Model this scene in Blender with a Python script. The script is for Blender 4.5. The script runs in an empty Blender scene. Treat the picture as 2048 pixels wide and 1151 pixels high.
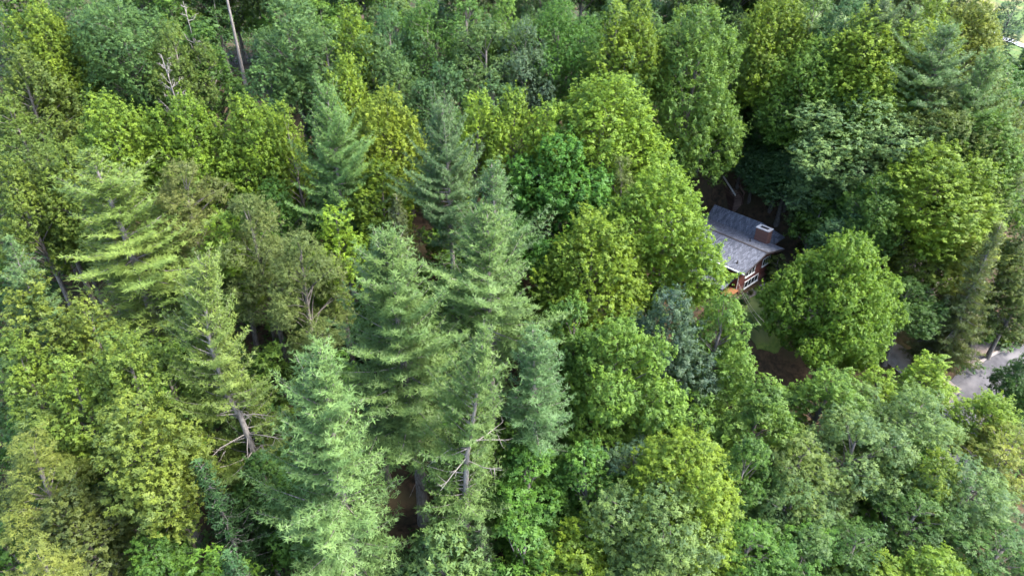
import bpy, math
import numpy as np
from mathutils import Vector

# ------------------------------------------------------------------ camera, sky, sun, exposure
scene = bpy.context.scene
CAM_Z, PITCH, FPX = 54.0, math.radians(33.0), 1365.33
cam_d = bpy.data.cameras.new("camera"); cam_d.lens = 24.0; cam_d.sensor_width = 36.0
cam_d.clip_start = 0.5; cam_d.clip_end = 3000.0
cam = bpy.data.objects.new("camera", cam_d); scene.collection.objects.link(cam)
cam.location = (0, 0, CAM_Z); cam.rotation_euler = (math.pi / 2 - PITCH, 0, 0)
scene.camera = cam

SUN_DIR = Vector((0.62, -0.10, 0.78)).normalized()          # towards the sun
SUN_EL, SUN_AZ = math.asin(SUN_DIR.z), math.atan2(SUN_DIR.x, SUN_DIR.y)
world = bpy.data.worlds.new("World"); scene.world = world; world.use_nodes = True
wn = world.node_tree.nodes; wl = world.node_tree.links
bg = wn["Background"]; sky = wn.new("ShaderNodeTexSky"); sky.sky_type = 'NISHITA'; sky.sun_disc = False
sky.sun_elevation = SUN_EL; sky.sun_rotation = SUN_AZ; sky.altitude = 700; sky.dust_density = 3.0; sky.air_density = 1.0
wl.new(sky.outputs[0], bg.inputs[0]); bg.inputs[1].default_value = 0.15
sun_d = bpy.data.lights.new("sun", 'SUN'); sun_d.energy = 1.9; sun_d.angle = math.radians(20.0); sun_d.color = (1.0, 0.97, 0.91)
sun = bpy.data.objects.new("sun", sun_d); scene.collection.objects.link(sun)
sun.rotation_euler = SUN_DIR.to_track_quat('Z', 'Y').to_euler()
vs = scene.view_settings; vs.view_transform = 'Standard'; vs.look = 'None'; vs.gamma = 1.0; vs.use_curve_mapping = False
vs.exposure = 2.75
scene.cycles.max_bounces = 7; scene.cycles.diffuse_bounces = 5; scene.cycles.glossy_bounces = 1
scene.cycles.transmission_bounces = 5; scene.cycles.transparent_max_bounces = 4
scene.cycles.caustics_reflective = False; scene.cycles.caustics_refractive = False

# ------------------------------------------------------------------ pixel rays and terrain
CP, SP = math.cos(PITCH), math.sin(PITCH)
def ray(px, py):
    a, b = (px - 1024.0) / FPX, (575.5 - py) / FPX
    return np.array([a, CP + b * SP, -SP + b * CP])
def S(t):
    t = np.clip(t, 0, 1); return t * t * (3 - 2 * t)
HC = np.array([27.13, 67.62]); HG = np.array([0.7425, 0.6698]); HH = np.array([-0.6698, 0.7425])   # house corner and axes
PAD = 8.2
def ground(x, y):
    x = np.asarray(x, float); y = np.asarray(y, float)
    z = 24 * S((y - 38) / 78) * (1 - S((x - 30) / 130)) - 8 * S((x - 55) / 80) * S((y - 90) / 120)
    z = z + 0.35 * np.sin(x * 0.31 + 1) * np.cos(y * 0.27) + 0.18 * np.sin(x * 0.83 + y * 0.6)
    qx, qy = x - HC[0], y - HC[1]
    g = qx * HG[0] + qy * HG[1]; h = qx * HH[0] + qy * HH[1]
    dg = np.maximum(np.maximum(-2.5 - g, g - 14.6), 0); dh = np.maximum(np.maximum(-1.0 - h, h - 11.0), 0)
    k = 1 - S(np.hypot(dg, dh) / 8.0)
    return z * (1 - k) + PAD * k
def hit(px, py, H=0.0):
    """point on the pixel's ray at H metres above the terrain"""
    d = ray(px, py); t = np.linspace(12, 420, 8160)
    p = np.array([0, 0, CAM_Z]) + t[:, None] * d
    i = int(np.argmax(p[:, 2] <= ground(p[:, 0], p[:, 1]) + H))
    return p[i], t[i]

# ------------------------------------------------------------------ helpers
COL = scene.collection
def mesh_from(name, verts, faces, mats=(), smooth=False):
    me = bpy.data.meshes.new(name); me.from_pydata([tuple(v) for v in verts], [], [tuple(f) for f in faces]); me.update()
    for m in mats: me.materials.append(m)
    if smooth: me.polygons.foreach_set('use_smooth', [True] * len(me.polygons))
    return me
def leaf_mesh(name, V, tint, mat):
    """V (n,3,3) separate leaf blades, tint (n,)"""
    tint, axis = tint; n = len(V); me = bpy.data.meshes.new(name)
    me.vertices.add(n * 3); me.vertices.foreach_set('co', V.reshape(-1).astype(np.float32))
    me.loops.add(n * 3); me.loops.foreach_set('vertex_index', np.arange(n * 3, dtype=np.int32))
    me.polygons.add(n); me.polygons.foreach_set('loop_start', np.arange(0, n * 3, 3, dtype=np.int32))
    me.update(calc_edges=True)
    at = me.attributes.new('tint', 'FLOAT', 'FACE'); at.data.foreach_set('value', np.clip(tint, 0, 1).astype(np.float32))
    nv = me.attributes.new('axis', 'FLOAT_VECTOR', 'FACE'); nv.data.foreach_set('vector', axis.reshape(-1).astype(np.float32))
    me.materials.append(mat); return me
def link(name, data, parent=None, loc=None):
    o = bpy.data.objects.new(name, data); COL.objects.link(o)
    if parent is not None: o.parent = parent
    if loc is not None: o.location = loc
    return o
def tag(o, label=None, cat=None, group=None, kind=None):
    if label: o['label'] = label
    if cat: o['category'] = cat
    if group: o['group'] = group
    if kind: o['kind'] = kind
    return o
class MB:
    def __init__(s): s.v = []; s.f = []
    def add(s, v, f):
        n = len(s.v); s.v += [tuple(map(float, p)) for p in v]; s.f += [tuple(n + i for i in q) for q in f]; return s
    def hexa(s, b, t):
        """bottom and top rings of equal length"""
        n = len(b); v = list(b) + list(t)
        f = [tuple(range(n - 1, -1, -1)), tuple(range(n, 2 * n))] + [(i, (i + 1) % n, n + (i + 1) % n, n + i) for i in range(n)]
        return s.add(v, f)
    def box(s, x0, x1, y0, y1, z0, z1):
        return s.hexa([(x0, y0, z0), (x1, y0, z0), (x1, y1, z0), (x0, y1, z0)], [(x0, y0, z1), (x1, y0, z1), (x1, y1, z1), (x0, y1, z1)])
    def tube(s, pts, rad, n=6):
        v, f = tube(np.asarray(pts, float), rad, n); return s.add(v, f)
    def build(s, name, mat, parent=None, loc=None, smooth=False):
        return link(name, mesh_from(name, s.v, s.f, [mat], smooth), parent, loc)
def tube(P, rad, n=6):
    m = len(P); rad = np.broadcast_to(np.asarray(rad, float), (m,))
    T = np.gradient(P, axis=0); T /= np.linalg.norm(T, axis=1)[:, None] + 1e-9
    ref = np.where(np.abs(T[:, 2:3]) > 0.9, np.array([[1.0, 0, 0]]), np.array([[0, 0, 1.0]]))
    A = np.cross(T, ref); A /= np.linalg.norm(A, axis=1)[:, None] + 1e-9; B = np.cross(T, A)
    an = np.arange(n) * 2 * math.pi / n
    V = (P[:, None] + rad[:, None, None] * (np.cos(an)[None, :, None] * A[:, None] + np.sin(an)[None, :, None] * B[:, None])).reshape(-1, 3)
    F = [(i * n + j, i * n + (j + 1) % n, (i + 1) * n + (j + 1) % n, (i + 1) * n + j) for i in range(m - 1) for j in range(n)]
    F.append(tuple(range((m - 1) * n, m * n)))
    return V, F

# ------------------------------------------------------------------ materials
def nodes_mat(name):
    m = bpy.data.materials.new(name); m.use_nodes = True; nt = m.node_tree
    return m, nt, nt.nodes, nt.links, nt.nodes['Principled BSDF']
def noise_mat(name, c1, c2, scale=4.0, rough=0.85, detail=6.0, c3=None, scale3=0.5, bump=0.0, lo=0.35, hi=0.65, stretch=None):
    m, nt, N, L, b = nodes_mat(name)
    tc = N.new('ShaderNodeTexCoord'); src = tc.outputs['Object']
    if stretch:
        mp = N.new('ShaderNodeMapping'); mp.inputs['Scale'].default_value = stretch; L.new(src, mp.inputs[0]); src = mp.outputs[0]
    t = N.new('ShaderNodeTexNoise'); t.inputs['Scale'].default_value = scale; t.inputs['Detail'].default_value = detail; t.inputs['Roughness'].default_value = 0.65
    L.new(src, t.inputs['Vector'])
    r = N.new('ShaderNodeValToRGB'); r.color_ramp.elements[0].position = lo; r.color_ramp.elements[1].position = hi
    r.color_ramp.elements[0].color = (*c1, 1); r.color_ramp.elements[1].color = (*c2, 1); L.new(t.outputs['Fac'], r.inputs[0])
    out = r.outputs[0]
    if c3:
        t3 = N.new('ShaderNodeTexNoise'); t3.inputs['Scale'].default_value = scale3; t3.inputs['Detail'].default_value = 4
        L.new(src, t3.inputs['Vector'])
        r3 = N.new('ShaderNodeValToRGB'); r3.color_ramp.elements[0].position = 0.48; r3.color_ramp.elements[1].position = 0.62
        L.new(t3.outputs['Fac'], r3.inputs[0])
        mx = N.new('ShaderNodeMixRGB'); L.new(r3.outputs[0], mx.inputs[0]); L.new(out, mx.inputs[1]); mx.inputs[2].default_value = (*c3, 1); out = mx.outputs[0]
    L.new(out, b.inputs['Base Color']); b.inputs['Roughness'].default_value = rough; b.inputs['Specular IOR Level'].default_value = 0.25
    if bump:
        bp = N.new('ShaderNodeBump'); bp.inputs['Strength'].default_value = bump; bp.inputs['Distance'].default_value = 0.05
        L.new(t.outputs['Fac'], bp.inputs['Height']); L.new(bp.outputs[0], b.inputs['Normal'])
    return m
def leaf_mat(name, soft=0.6, trans=0.33, rough=0.55, spec=0.25, lo=(0.68, 0.78, 0.90), hi=(1.46, 1.36, 0.92)):
    m, nt, N, L, b = nodes_mat(name)
    oi = N.new('ShaderNodeObjectInfo'); at = N.new('ShaderNodeAttribute'); at.attribute_name = 'tint'
    def mul(c):
        x = N.new('ShaderNodeMixRGB'); x.blend_type = 'MULTIPLY'; x.inputs[0].default_value = 1; L.new(oi.outputs['Color'], x.inputs[1]); x.inputs[2].default_value = (*c, 1); return x.outputs[0]
    mx = N.new('ShaderNodeMixRGB'); tc = N.new('ShaderNodeTexCoord'); nz = N.new('ShaderNodeTexNoise'); nz.inputs['Scale'].default_value = 0.42; nz.inputs['Detail'].default_value = 3; L.new(tc.outputs['Object'], nz.inputs['Vector'])
    ma = N.new('ShaderNodeMath'); ma.operation = 'MULTIPLY_ADD'; L.new(nz.outputs['Fac'], ma.inputs[0]); ma.inputs[1].default_value = 1.5; L.new(at.outputs['Fac'], ma.inputs[2])
    mb_ = N.new('ShaderNodeMath'); mb_.operation = 'SUBTRACT'; mb_.use_clamp = True; L.new(ma.outputs[0], mb_.inputs[0]); mb_.inputs[1].default_value = 0.75
    L.new(mb_.outputs[0], mx.inputs[0]); L.new(mul(lo), mx.inputs[1]); L.new(mul(hi), mx.inputs[2])
    L.new(mx.outputs[0], b.inputs['Base Color']); b.inputs['Roughness'].default_value = rough; b.inputs['Specular IOR Level'].default_value = spec
    tr = N.new('ShaderNodeBsdfTranslucent'); tm = N.new('ShaderNodeMixRGB'); tm.blend_type = 'MULTIPLY'; tm.inputs[0].default_value = 1
    L.new(mx.outputs[0], tm.inputs[1]); tm.inputs[2].default_value = (1.25, 1.3, 0.6, 1); L.new(tm.outputs[0], tr.inputs[0])
    ax = N.new('ShaderNodeAttribute'); ax.attribute_name = 'axis'; vt = N.new('ShaderNodeVectorTransform'); vt.vector_type = 'NORMAL'; vt.convert_from = 'OBJECT'; vt.convert_to = 'WORLD'; L.new(ax.outputs['Vector'], vt.inputs[0])
    ge = N.new('ShaderNodeNewGeometry'); vm = N.new('ShaderNodeMix'); vm.data_type = 'VECTOR'; vm.inputs[0].default_value = soft; L.new(ge.outputs['Normal'], vm.inputs[4]); L.new(vt.outputs[0], vm.inputs[5])
    nn = N.new('ShaderNodeVectorMath'); nn.operation = 'NORMALIZE'; L.new(vm.outputs[1], nn.inputs[0]); L.new(nn.outputs[0], b.inputs['Normal'])
    ms = N.new('ShaderNodeMixShader'); ms.inputs[0].default_value = trans
    L.new(b.outputs[0], ms.inputs[1]); L.new(tr.outputs[0], ms.inputs[2]); L.new(ms.outputs[0], N['Material Output'].inputs['Surface'])
    return m
M_LEAF = leaf_mat('leaf'); M_NEEDLE = leaf_mat('needle', trans=0.28, rough=0.5, spec=0.22, lo=(0.76, 0.82, 0.80), hi=(1.34, 1.24, 1.15))
M_BARK = noise_mat('bark', (0.055, 0.045, 0.037), (0.17, 0.15, 0.13), 2.5, bump=0.4, stretch=(4, 4, 0.8))
M_PBARK = noise_mat('pine_bark', (0.10, 0.085, 0.075), (0.27, 0.24, 0.215), 2.5, bump=0.5, stretch=(4, 4, 0.8))
M_DEAD = noise_mat('dead_wood', (0.10, 0.088, 0.076), (0.24, 0.215, 0.19), 3.0, stretch=(4, 4, 0.8))
M_LITTER = noise_mat('leaf_litter', (0.024, 0.018, 0.011), (0.085, 0.052, 0.028), 1.7, rough=0.95, detail=10, c3=(0.05, 0.040, 0.020), scale3=0.25, bump=0.6)
M_GRASS = noise_mat('lawn_grass', (0.045, 0.085, 0.016), (0.11, 0.15, 0.03), 3.0, rough=0.9, detail=8, c3=(0.085, 0.105, 0.035), scale3=0.35)
M_VERGE = noise_mat('rough_verge', (0.055, 0.07, 0.02), (0.15, 0.09, 0.05), 1.2, rough=0.95, detail=9, c3=(0.07, 0.085, 0.025), scale3=0.3, bump=0.3)
M_ASPHALT = noise_mat('worn_asphalt', (0.050, 0.047, 0.050), (0.080, 0.075, 0.079), 2.2, rough=0.9, detail=9, c3=(0.115, 0.106, 0.106), scale3=0.35)
M_CONC = noise_mat('pale_concrete', (0.14, 0.117, 0.098), (0.22, 0.187, 0.16), 1.6, rough=0.9, detail=8, c3=(0.27, 0.22, 0.18), scale3=0.3)
M_GRAVEL = noise_mat('gravel', (0.10, 0.080, 0.067), (0.22, 0.182, 0.158), 4.5, rough=0.95, detail=10, c3=(0.2, 0.14, 0.11), scale3=0.22, bump=0.4)
M_CURB = noise_mat('curb', (0.22, 0.19, 0.17), (0.36, 0.31, 0.28), 2.5)

# ------------------------------------------------------------------ ground
def grid_sheet(name, x0, x1, y0, y1, step, mat, dz=0.0, hole=None):
    xs = np.arange(x0, x1 + 1e-6, step); ys = np.arange(y0, y1 + 1e-6, step)
    X, Y = np.meshgrid(xs, ys); V = np.stack([X, Y, ground(X, Y) + dz], -1).reshape(-1, 3)
    nx = len(xs); F = [(j * nx + i, j * nx + i + 1, (j + 1) * nx + i + 1, (j + 1) * nx + i) for j in range(len(ys) - 1) for i in range(nx - 1)]
    if hole: F = [f for f in F if not (hole[0] <= V[f[0]][0] and V[f[2]][0] <= hole[1] and hole[2] <= V[f[0]][1] and V[f[2]][1] <= hole[3])]
    return link(name, mesh_from(name, V, F, [mat], True))
near = grid_sheet('forest_floor', -130, 150, -20, 190, 1.25, M_LITTER); tag(near, kind='structure')
far = grid_sheet('valley_floor', -900, 1100, -300, 1500, 20.0, noise_mat('valley_grass', (0.05, 0.08, 0.02), (0.11, 0.15, 0.035), 0.2, rough=0.95), -0.4, hole=(-120, 140, -20, 180))
tag(far, kind='structure')
def smooth_path(pts, n=40):
    P = np.asarray(pts, float); d = np.r_[0, np.cumsum(np.linalg.norm(np.diff(P, axis=0), axis=1))]; t = np.linspace(0, d[-1], n)
    Q = np.stack([np.interp(t, d, P[:, k]) for k in range(P.shape[1])], 1)
    for _ in range(3): Q[1:-1] = (Q[:-2] + 2 * Q[1:-1] + Q[2:]) / 4
    return Q
def strip(name, pts, width, mat, dz, n=48, across=8, wob=0.15, seed=0):
    rg = np.random.default_rng(seed)
    Q = smooth_path([p[:2] for p in pts], n); T = np.gradient(Q, axis=0); T /= np.linalg.norm(T, axis=1)[:, None]
    Nn = np.stack([-T[:, 1], T[:, 0]], 1); W = np.broadcast_to(np.asarray(width, float), (len(pts),))
    w = np.interp(np.linspace(0, 1, n), np.linspace(0, 1, len(pts)), W)
    u = np.linspace(-0.5, 0.5, across + 1); V = []
    for i in range(n):
        e = rg.normal(0, wob, 2)
        for k, uu in enumerate(u):
            off = uu * w[i] + (e[0] if k == 0 else e[1] if k == across else 0)
            p = Q[i] + Nn[i] * off; V.append((p[0], p[1], float(ground(p[0], p[1])) + dz))
    a = across + 1
    F = [(i * a + k, i * a + k + 1, (i + 1) * a + k + 1, (i + 1) * a + k) for i in range(n - 1) for k in range(across)]
    o = link(name, mesh_from(name, V, F, [mat], True)); o['kind'] = 'structure'; return o, Q, Nn, w
G = lambda px, py: hit(px, py)[0]
def blob(name, pix, mat, dz, seed=0):
    """irregular patch: outline given as ground points, filled with concentric rings"""
    P = np.array([G(*p)[:2] for p in pix]); Q = smooth_path(np.vstack([P, P[:1]]), 60)[:-1]; c = Q.mean(0)
    rg = np.random.default_rng(seed); Q = Q + rg.normal(0, 0.12, Q.shape); n = len(Q); V = []; F = []
    for r in range(8):
        k = 1 - r / 8.0
        for q in Q:
            p = c + (q - c) * k; V.append((p[0], p[1], float(ground(p[0], p[1])) + dz))
    V.append((c[0], c[1], float(ground(c[0], c[1])) + dz))
    for r in range(7):
        F += [(r * n + i, r * n + (i + 1) % n, (r + 1) * n + (i + 1) % n, (r + 1) * n + i) for i in range(n)]
    F += [(7 * n + i, 7 * n + (i + 1) % n, 8 * n) for i in range(n)]
    o = link(name, mesh_from(name, V, F, [mat], True)); o['kind'] = 'structure'; return o
lawn = blob('lawn', [(1480, 612), (1535, 572), (1585, 600), (1600, 660), (1560, 705), (1515, 705), (1495, 660)], M_GRASS, 0.06)
verge = blob('rough_verge', [(1700, 640), (1800, 650), (1850, 690), (1900, 720), (1880, 745), (1825, 735), (1770, 700), (1690, 690)], M_VERGE, 0.06, 3)
_, rQ, rN, rW = strip('road', [G(1885, 1010), G(1898, 900), G(1920, 828), G(1968, 775), G(2050, 738), G(2160, 700), G(2330, 640)], [5.0, 5.0, 5.0, 5.0, 5.2, 5.4, 5.4], M_ASPHALT, 0.10, 60)
strip('gravel_track', [G(2000, 735), G(1972, 694), G(1930, 655), G(1885, 600), G(1850, 530), G(1815, 450), G(1780, 390), G(1735, 330)], [8.5, 7.0, 6.0, 5.2, 5.0, 5.0, 5.0, 4.5], M_GRAVEL, 0.06, 50, wob=0.3, seed=4)
strip('concrete_driveway', [G(1905, 800), G(1845, 755), G(1790, 715), G(1735, 675), G(1670, 640), G(1600, 610)], 3.2, M_CONC, 0.13, 40, wob=0.05, seed=5)
strip('footpath', [G(1474, 604), G(1505, 586), G(1540, 566), G(1580, 548)], 1.0, M_CONC, 0.10, 24, wob=0.05, seed=6)
# low kerb along the far side of the road
k0 = int(60 * 0.36); kP = []
for i in range(22, 50):
    p = rQ[i] + rN[i] * (rW[i] / 2 + 0.12); kP.append((p[0], p[1], float(ground(*p)) + 0.14))
kb = MB()
for a, b_ in zip(kP[:-1], kP[1:]):
    a = np.array(a); b_ = np.array(b_); d = b_ - a; nn = np.array([-d[1], d[0], 0]); nn /= np.linalg.norm(nn); nn *= 0.13
    lo = np.array([0, 0, -0.3]); hi = np.array([0, 0, 0.10])
    kb.hexa([a - nn + lo, b_ - nn + lo, b_ + nn + lo, a + nn + lo], [a - nn + hi, b_ - nn + hi, b_ + nn + hi, a + nn + hi])
tag(kb.build('kerb', M_CURB), kind='structure')
# far clearings beyond the wood
far_lawn = blob('far_lawn', [(1900, 0), (1985, -10), (2120, 10), (2140, 120), (2060, 140), (1990, 95), (1900, 60)], noise_mat('far_grass', (0.05, 0.09, 0.016), (0.085, 0.13, 0.026), 0.4, rough=0.95, c3=(0.16, 0.14, 0.05), scale3=0.06), 0.25, 7)
strip('far_driveway', [G(2110, 118), G(2055, 98), G(2015, 84), G(1985, 72), G(1930, 55), G(1885, 42)], [5.5, 4.5, 4.0, 4.0, 4.5, 6.0], noise_mat('far_concrete', (0.42, 0.40, 0.41), (0.55, 0.53, 0.54), 0.6), 0.5, 40, wob=0.1)

# ------------------------------------------------------------------ house
M_SHINGLE = None
def shingle_mat():
    m, nt, N, L, b = nodes_mat('grey_shingle')
    tc = N.new('ShaderNodeTexCoord'); br = N.new('ShaderNodeTexBrick'); L.new(tc.outputs['Object'], br.inputs['Vector'])
    br.inputs['Scale'].default_value = 1.0; br.inputs['Brick Width'].default_value = 0.42; br.inputs['Row Height'].default_value = 0.17
    br.inputs['Mortar Size'].default_value = 0.012; br.inputs['Bias'].default_value = 0.0
    br.inputs['Color1'].default_value = (0.048, 0.052, 0.068, 1); br.inputs['Color2'].default_value = (0.130, 0.136, 0.165, 1); br.inputs['Mortar'].default_value = (0.03, 0.031, 0.038, 1)
    n = N.new('ShaderNodeTexNoise'); n.inputs['Scale'].default_value = 5; n.inputs['Detail'].default_value = 6; L.new(tc.outputs['Object'], n.inputs['Vector'])
    mx = N.new('ShaderNodeMixRGB'); mx.blend_type = 'OVERLAY'; mx.inputs[0].default_value = 0.5; L.new(br.outputs[0], mx.inputs[1]); L.new(n.outputs['Fac'], mx.inputs[2])
    L.new(mx.outputs[0], b.inputs['Base Color']); b.inputs['Roughness'].default_value = 0.85
    return m
M_SHINGLE = shingle_mat()
def wood_mat(name, c1, c2, board=0.2):
    m, nt, N, L, b = nodes_mat(name)
    tc = N.new('ShaderNodeTexCoord'); sp = N.new('ShaderNodeSeparateXYZ'); L.new(tc.outputs['Object'], sp.inputs[0])
    mm = N.new('ShaderNodeMath'); mm.operation = 'DIVIDE'; mm.inputs[1].default_value = board; L.new(sp.outputs['Z'], mm.inputs[0])
    fl = N.new('ShaderNodeMath'); fl.operation = 'FLOOR'; L.new(mm.outputs[0], fl.inputs[0]); fr = N.new('ShaderNodeMath'); fr.operation = 'FRACT'; L.new(mm.outputs[0], fr.inputs[0])
    wh = N.new('ShaderNodeTexWhiteNoise'); wh.noise_dimensions = '1D'; L.new(fl.outputs[0], wh.inputs['W'])
    n = N.new('ShaderNodeTexNoise'); n.inputs['Scale'].default_value = 3; n.inputs['Detail'].default_value = 5; L.new(tc.outputs['Object'], n.inputs['Vector'])
    ad = N.new('ShaderNodeMath'); L.new(wh.outputs['Value'], ad.inputs[0]); L.new(n.outputs['Fac'], ad.inputs[1]); hf = N.new('ShaderNodeMath'); hf.operation = 'MULTIPLY'; hf.inputs[1].default_value = 0.5; L.new(ad.outputs[0], hf.inputs[0])
    r = N.new('ShaderNodeValToRGB'); r.color_ramp.elements[0].position = .25; r.color_ramp.elements[1].position = .75; r.color_ramp.elements[0].color = (*c1, 1); r.color_ramp.elements[1].color = (*c2, 1); L.new(hf.outputs[0], r.inputs[0])
    L.new(r.outputs[0], b.inputs['Base Color']); b.inputs['Roughness'].default_value = 0.8
    bp = N.new('ShaderNodeBump'); bp.inputs['Strength'].default_value = 0.7; bp.inputs['Distance'].default_value = 0.04; L.new(fr.outputs[0], bp.inputs['Height']); L.new(bp.outputs[0], b.inputs['Normal'])
    return m
M_SIDING = wood_mat('red_brown_siding', (0.085, 0.024, 0.019), (0.17, 0.050, 0.038))
def brick_mat():
    m, nt, N, L, b = nodes_mat('red_brick')
    tc = N.new('ShaderNodeTexCoord'); mp = N.new('ShaderNodeMapping'); mp.inputs['Rotation'].default_value = (math.pi / 2, 0, 0); L.new(tc.outputs['Object'], mp.inputs[0])
    br = N.new('ShaderNodeTexBrick'); L.new(mp.outputs[0], br.inputs['Vector'])
    br.inputs['Scale'].default_value = 1.0; br.inputs['Brick Width'].default_value = 0.24; br.inputs['Row Height'].default_value = 0.085; br.inputs['Mortar Size'].default_value = 0.012
    br.inputs['Color1'].default_value = (0.13, 0.045, 0.030, 1); br.inputs['Color2'].default_value = (0.22, 0.085, 0.058, 1); br.inputs['Mortar'].default_value = (0.17, 0.12, 0.10, 1)
    L.new(br.outputs[0], b.inputs['Base Color']); b.inputs['Roughness'].default_value = 0.9; return m
M_BRICK = brick_mat()
M_WHITE = noise_mat('white_trim', (0.62, 0.62, 0.60), (0.75, 0.75, 0.73), 3.0, rough=0.6)
M_DARKTRIM = noise_mat('dark_fascia', (0.035, 0.03, 0.03), (0.06, 0.05, 0.05), 3.0, rough=0.6)
M_CAP = noise_mat('chimney_cap', (0.50, 0.43, 0.39), (0.66, 0.60, 0.55), 3.0)
M_FLUE = noise_mat('flue_black', (0.015, 0.014, 0.013), (0.03, 0.028, 0.026), 3.0)  # near-black, for the flue opening block and the vent pipes
M_ORANGE = wood_mat('orange_stained_board', (0.20, 0.075, 0.026), (0.30, 0.125, 0.045), 0.14)
M_TIMBER = wood_mat('dark_timber', (0.07, 0.035, 0.026), (0.15, 0.08, 0.055), 0.15)
mg, ntg, Ng, Lg, bgl = nodes_mat('window_glass'); bgl.inputs['Base Color'].default_value = (0.03, 0.035, 0.04, 1); bgl.inputs['Roughness'].default_value = 0.06; bgl.inputs['Specular IOR Level'].default_value = 0.8
M_GLASS = mg

house = link('house', None, None, (HC[0], HC[1], PAD)); house.rotation_euler = (0, 0, math.atan2(HG[1], HG[0]))
tag(house, 'red-brown timber house with grey shingle roof and brick chimney among the trees', 'house')
ZE, RISE, GW, LEN = 3.8, 1.18, 8.94, 15.0          # eave height, ridge rise, roof width along the gable, roof length
def zroof(g): return ZE + RISE * (1 - abs(g - GW / 2) / (GW / 2))
def slab(name, pts, th, mat, parent):
    mb = MB(); mb.hexa([(p[0], p[1], p[2] - th) for p in pts], pts); return mb.build(name, mat, parent)
# walls: a pentagonal prism under the roof, siding above a brick plinth
w0, w1, wh0, wh1 = 0.75, GW - 0.75, 1.05, LEN - 0.8
mb = MB()
pent = [(w0, 0.75), (w1, 0.75), (w1, zroof(w1) - 0.17), (GW / 2, ZE + RISE - 0.17), (w0, zroof(w0) - 0.17)]
mb.hexa([(g, wh1, z) for g, z in pent], [(g, wh0, z) for g, z in pent]); wall = mb.build('wall', M_SIDING, house)
mb = MB(); mb.box(w0 - 0.03, w1 + 0.03, wh0 - 0.03, wh1 + 0.03, -2.5, 0.75); pl = mb.build('brick_plinth', M_BRICK, house)
rl = slab('roof_slope', [(0, 0, ZE), (GW / 2, 0, ZE + RISE), (GW / 2, LEN, ZE + RISE), (0, LEN, ZE)], 0.16, M_SHINGLE, house)
rr = slab('roof_slope', [(GW / 2 + 0.004, 0, ZE + RISE), (GW, 0, ZE), (GW, LEN, ZE), (GW / 2 + 0.004, LEN, ZE + RISE)], 0.16, M_SHINGLE, house)
mb = MB()
mb.hexa([(GW / 2 - 0.16, -0.02, ZE + RISE - 0.035), (GW / 2, -0.02, ZE + RISE + 0.005), (GW / 2, LEN, ZE + RISE + 0.005), (GW / 2 - 0.16, LEN, ZE + RISE - 0.035)],
        [(GW / 2 - 0.16, -0.02, ZE + RISE + 0.0), (GW / 2, -0.02, ZE + RISE + 0.05), (GW / 2, LEN, ZE + RISE + 0.05), (GW / 2 - 0.16, LEN, ZE + RISE + 0.0)])
mb.hexa([(GW / 2, -0.02, ZE + RISE + 0.005), (GW / 2 + 0.16, -0.02, ZE + RISE - 0.035), (GW / 2 + 0.16, LEN, ZE + RISE - 0.035), (GW / 2, LEN, ZE + RISE + 0.005)],
        [(GW / 2, -0.02, ZE + RISE + 0.05), (GW / 2 + 0.16, -0.02, ZE + RISE), (GW / 2 + 0.16, LEN, ZE + RISE), (GW / 2, LEN, ZE + RISE + 0.05)])
mb.build('ridge_cap', M_DARKTRIM, house)
for a, b_, zz in (((0, 0), (GW / 2, 0), 1), ((GW / 2, 0), (GW, 0), -1)):      # barge boards on the gable
    mb = MB(); za, zb = zroof(a[0]), zroof(b_[0])
    mb.hexa([(a[0], -0.05, za - 0.24), (b_[0], -0.05, zb - 0.24), (b_[0], -0.003, zb - 0.24), (a[0], -0.003, za - 0.24)], [(a[0], -0.05, za - 0.02), (b_[0], -0.05, zb - 0.02), (b_[0], -0.003, zb - 0.02), (a[0], -0.003, za - 0.02)])
    mb.build('barge_board', M_DARKTRIM, house)
mb = MB(); mb.box(-0.12, -0.003, 0.0, LEN, ZE - 0.15, ZE - 0.01); mb.build('gutter', M_WHITE, house)
mb = MB(); mb.tube([(0.02, 0.95, ZE - 0.1), (0.35, 0.98, ZE - 0.35), (0.66, 1.0, ZE - 0.6), (0.68, 1.0, 1.0), (0.68, 1.0, 0.1)], 0.05, 6); mb.build('downspout', M_WHITE, house)
def window(g0, g1, z0, z1, n, hpl):
    f = MB(); t = 0.075
    f.box(g0, g1, hpl - 0.07, hpl + 0.02, z0, z0 + t); f.box(g0, g1, hpl - 0.07, hpl + 0.02, z1 - t, z1)
    f.box(g0, g0 + t, hpl - 0.068, hpl + 0.02, z0 + t, z1 - t); f.box(g1 - t, g1, hpl - 0.068, hpl + 0.02, z0 + t, z1 - t)
    w = (g1 - g0 - 2 * t) / n
    for i in range(1, n): x = g0 + t + i * w; f.box(x - 0.035, x + 0.035, hpl - 0.066, hpl + 0.02, z0 + t, z1 - t)
    fr = f.build('window', M_WHITE, house)
    s = MB(); s.box(g0 - 0.06, g1 + 0.06, hpl - 0.14, hpl - 0.002, z0 - 0.07, z0 - 0.003); s.build('sill', M_WHITE, fr)
    for i in range(n):
        p = MB(); x = g0 + t + i * w; p.box(x + 0.035, x + w - 0.035, hpl - 0.03, hpl - 0.005, z0 + t, z1 - t); p.build('pane', M_GLASS, fr)
window(2.3, 4.4, 1.85, 2.95, 3, wh0); window(6.1, 7.9, 1.85, 2.95, 3, wh0); window(2.5, 5.6, -0.02 + 0.2, 1.15, 4, wh0 - 0.03)
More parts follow.
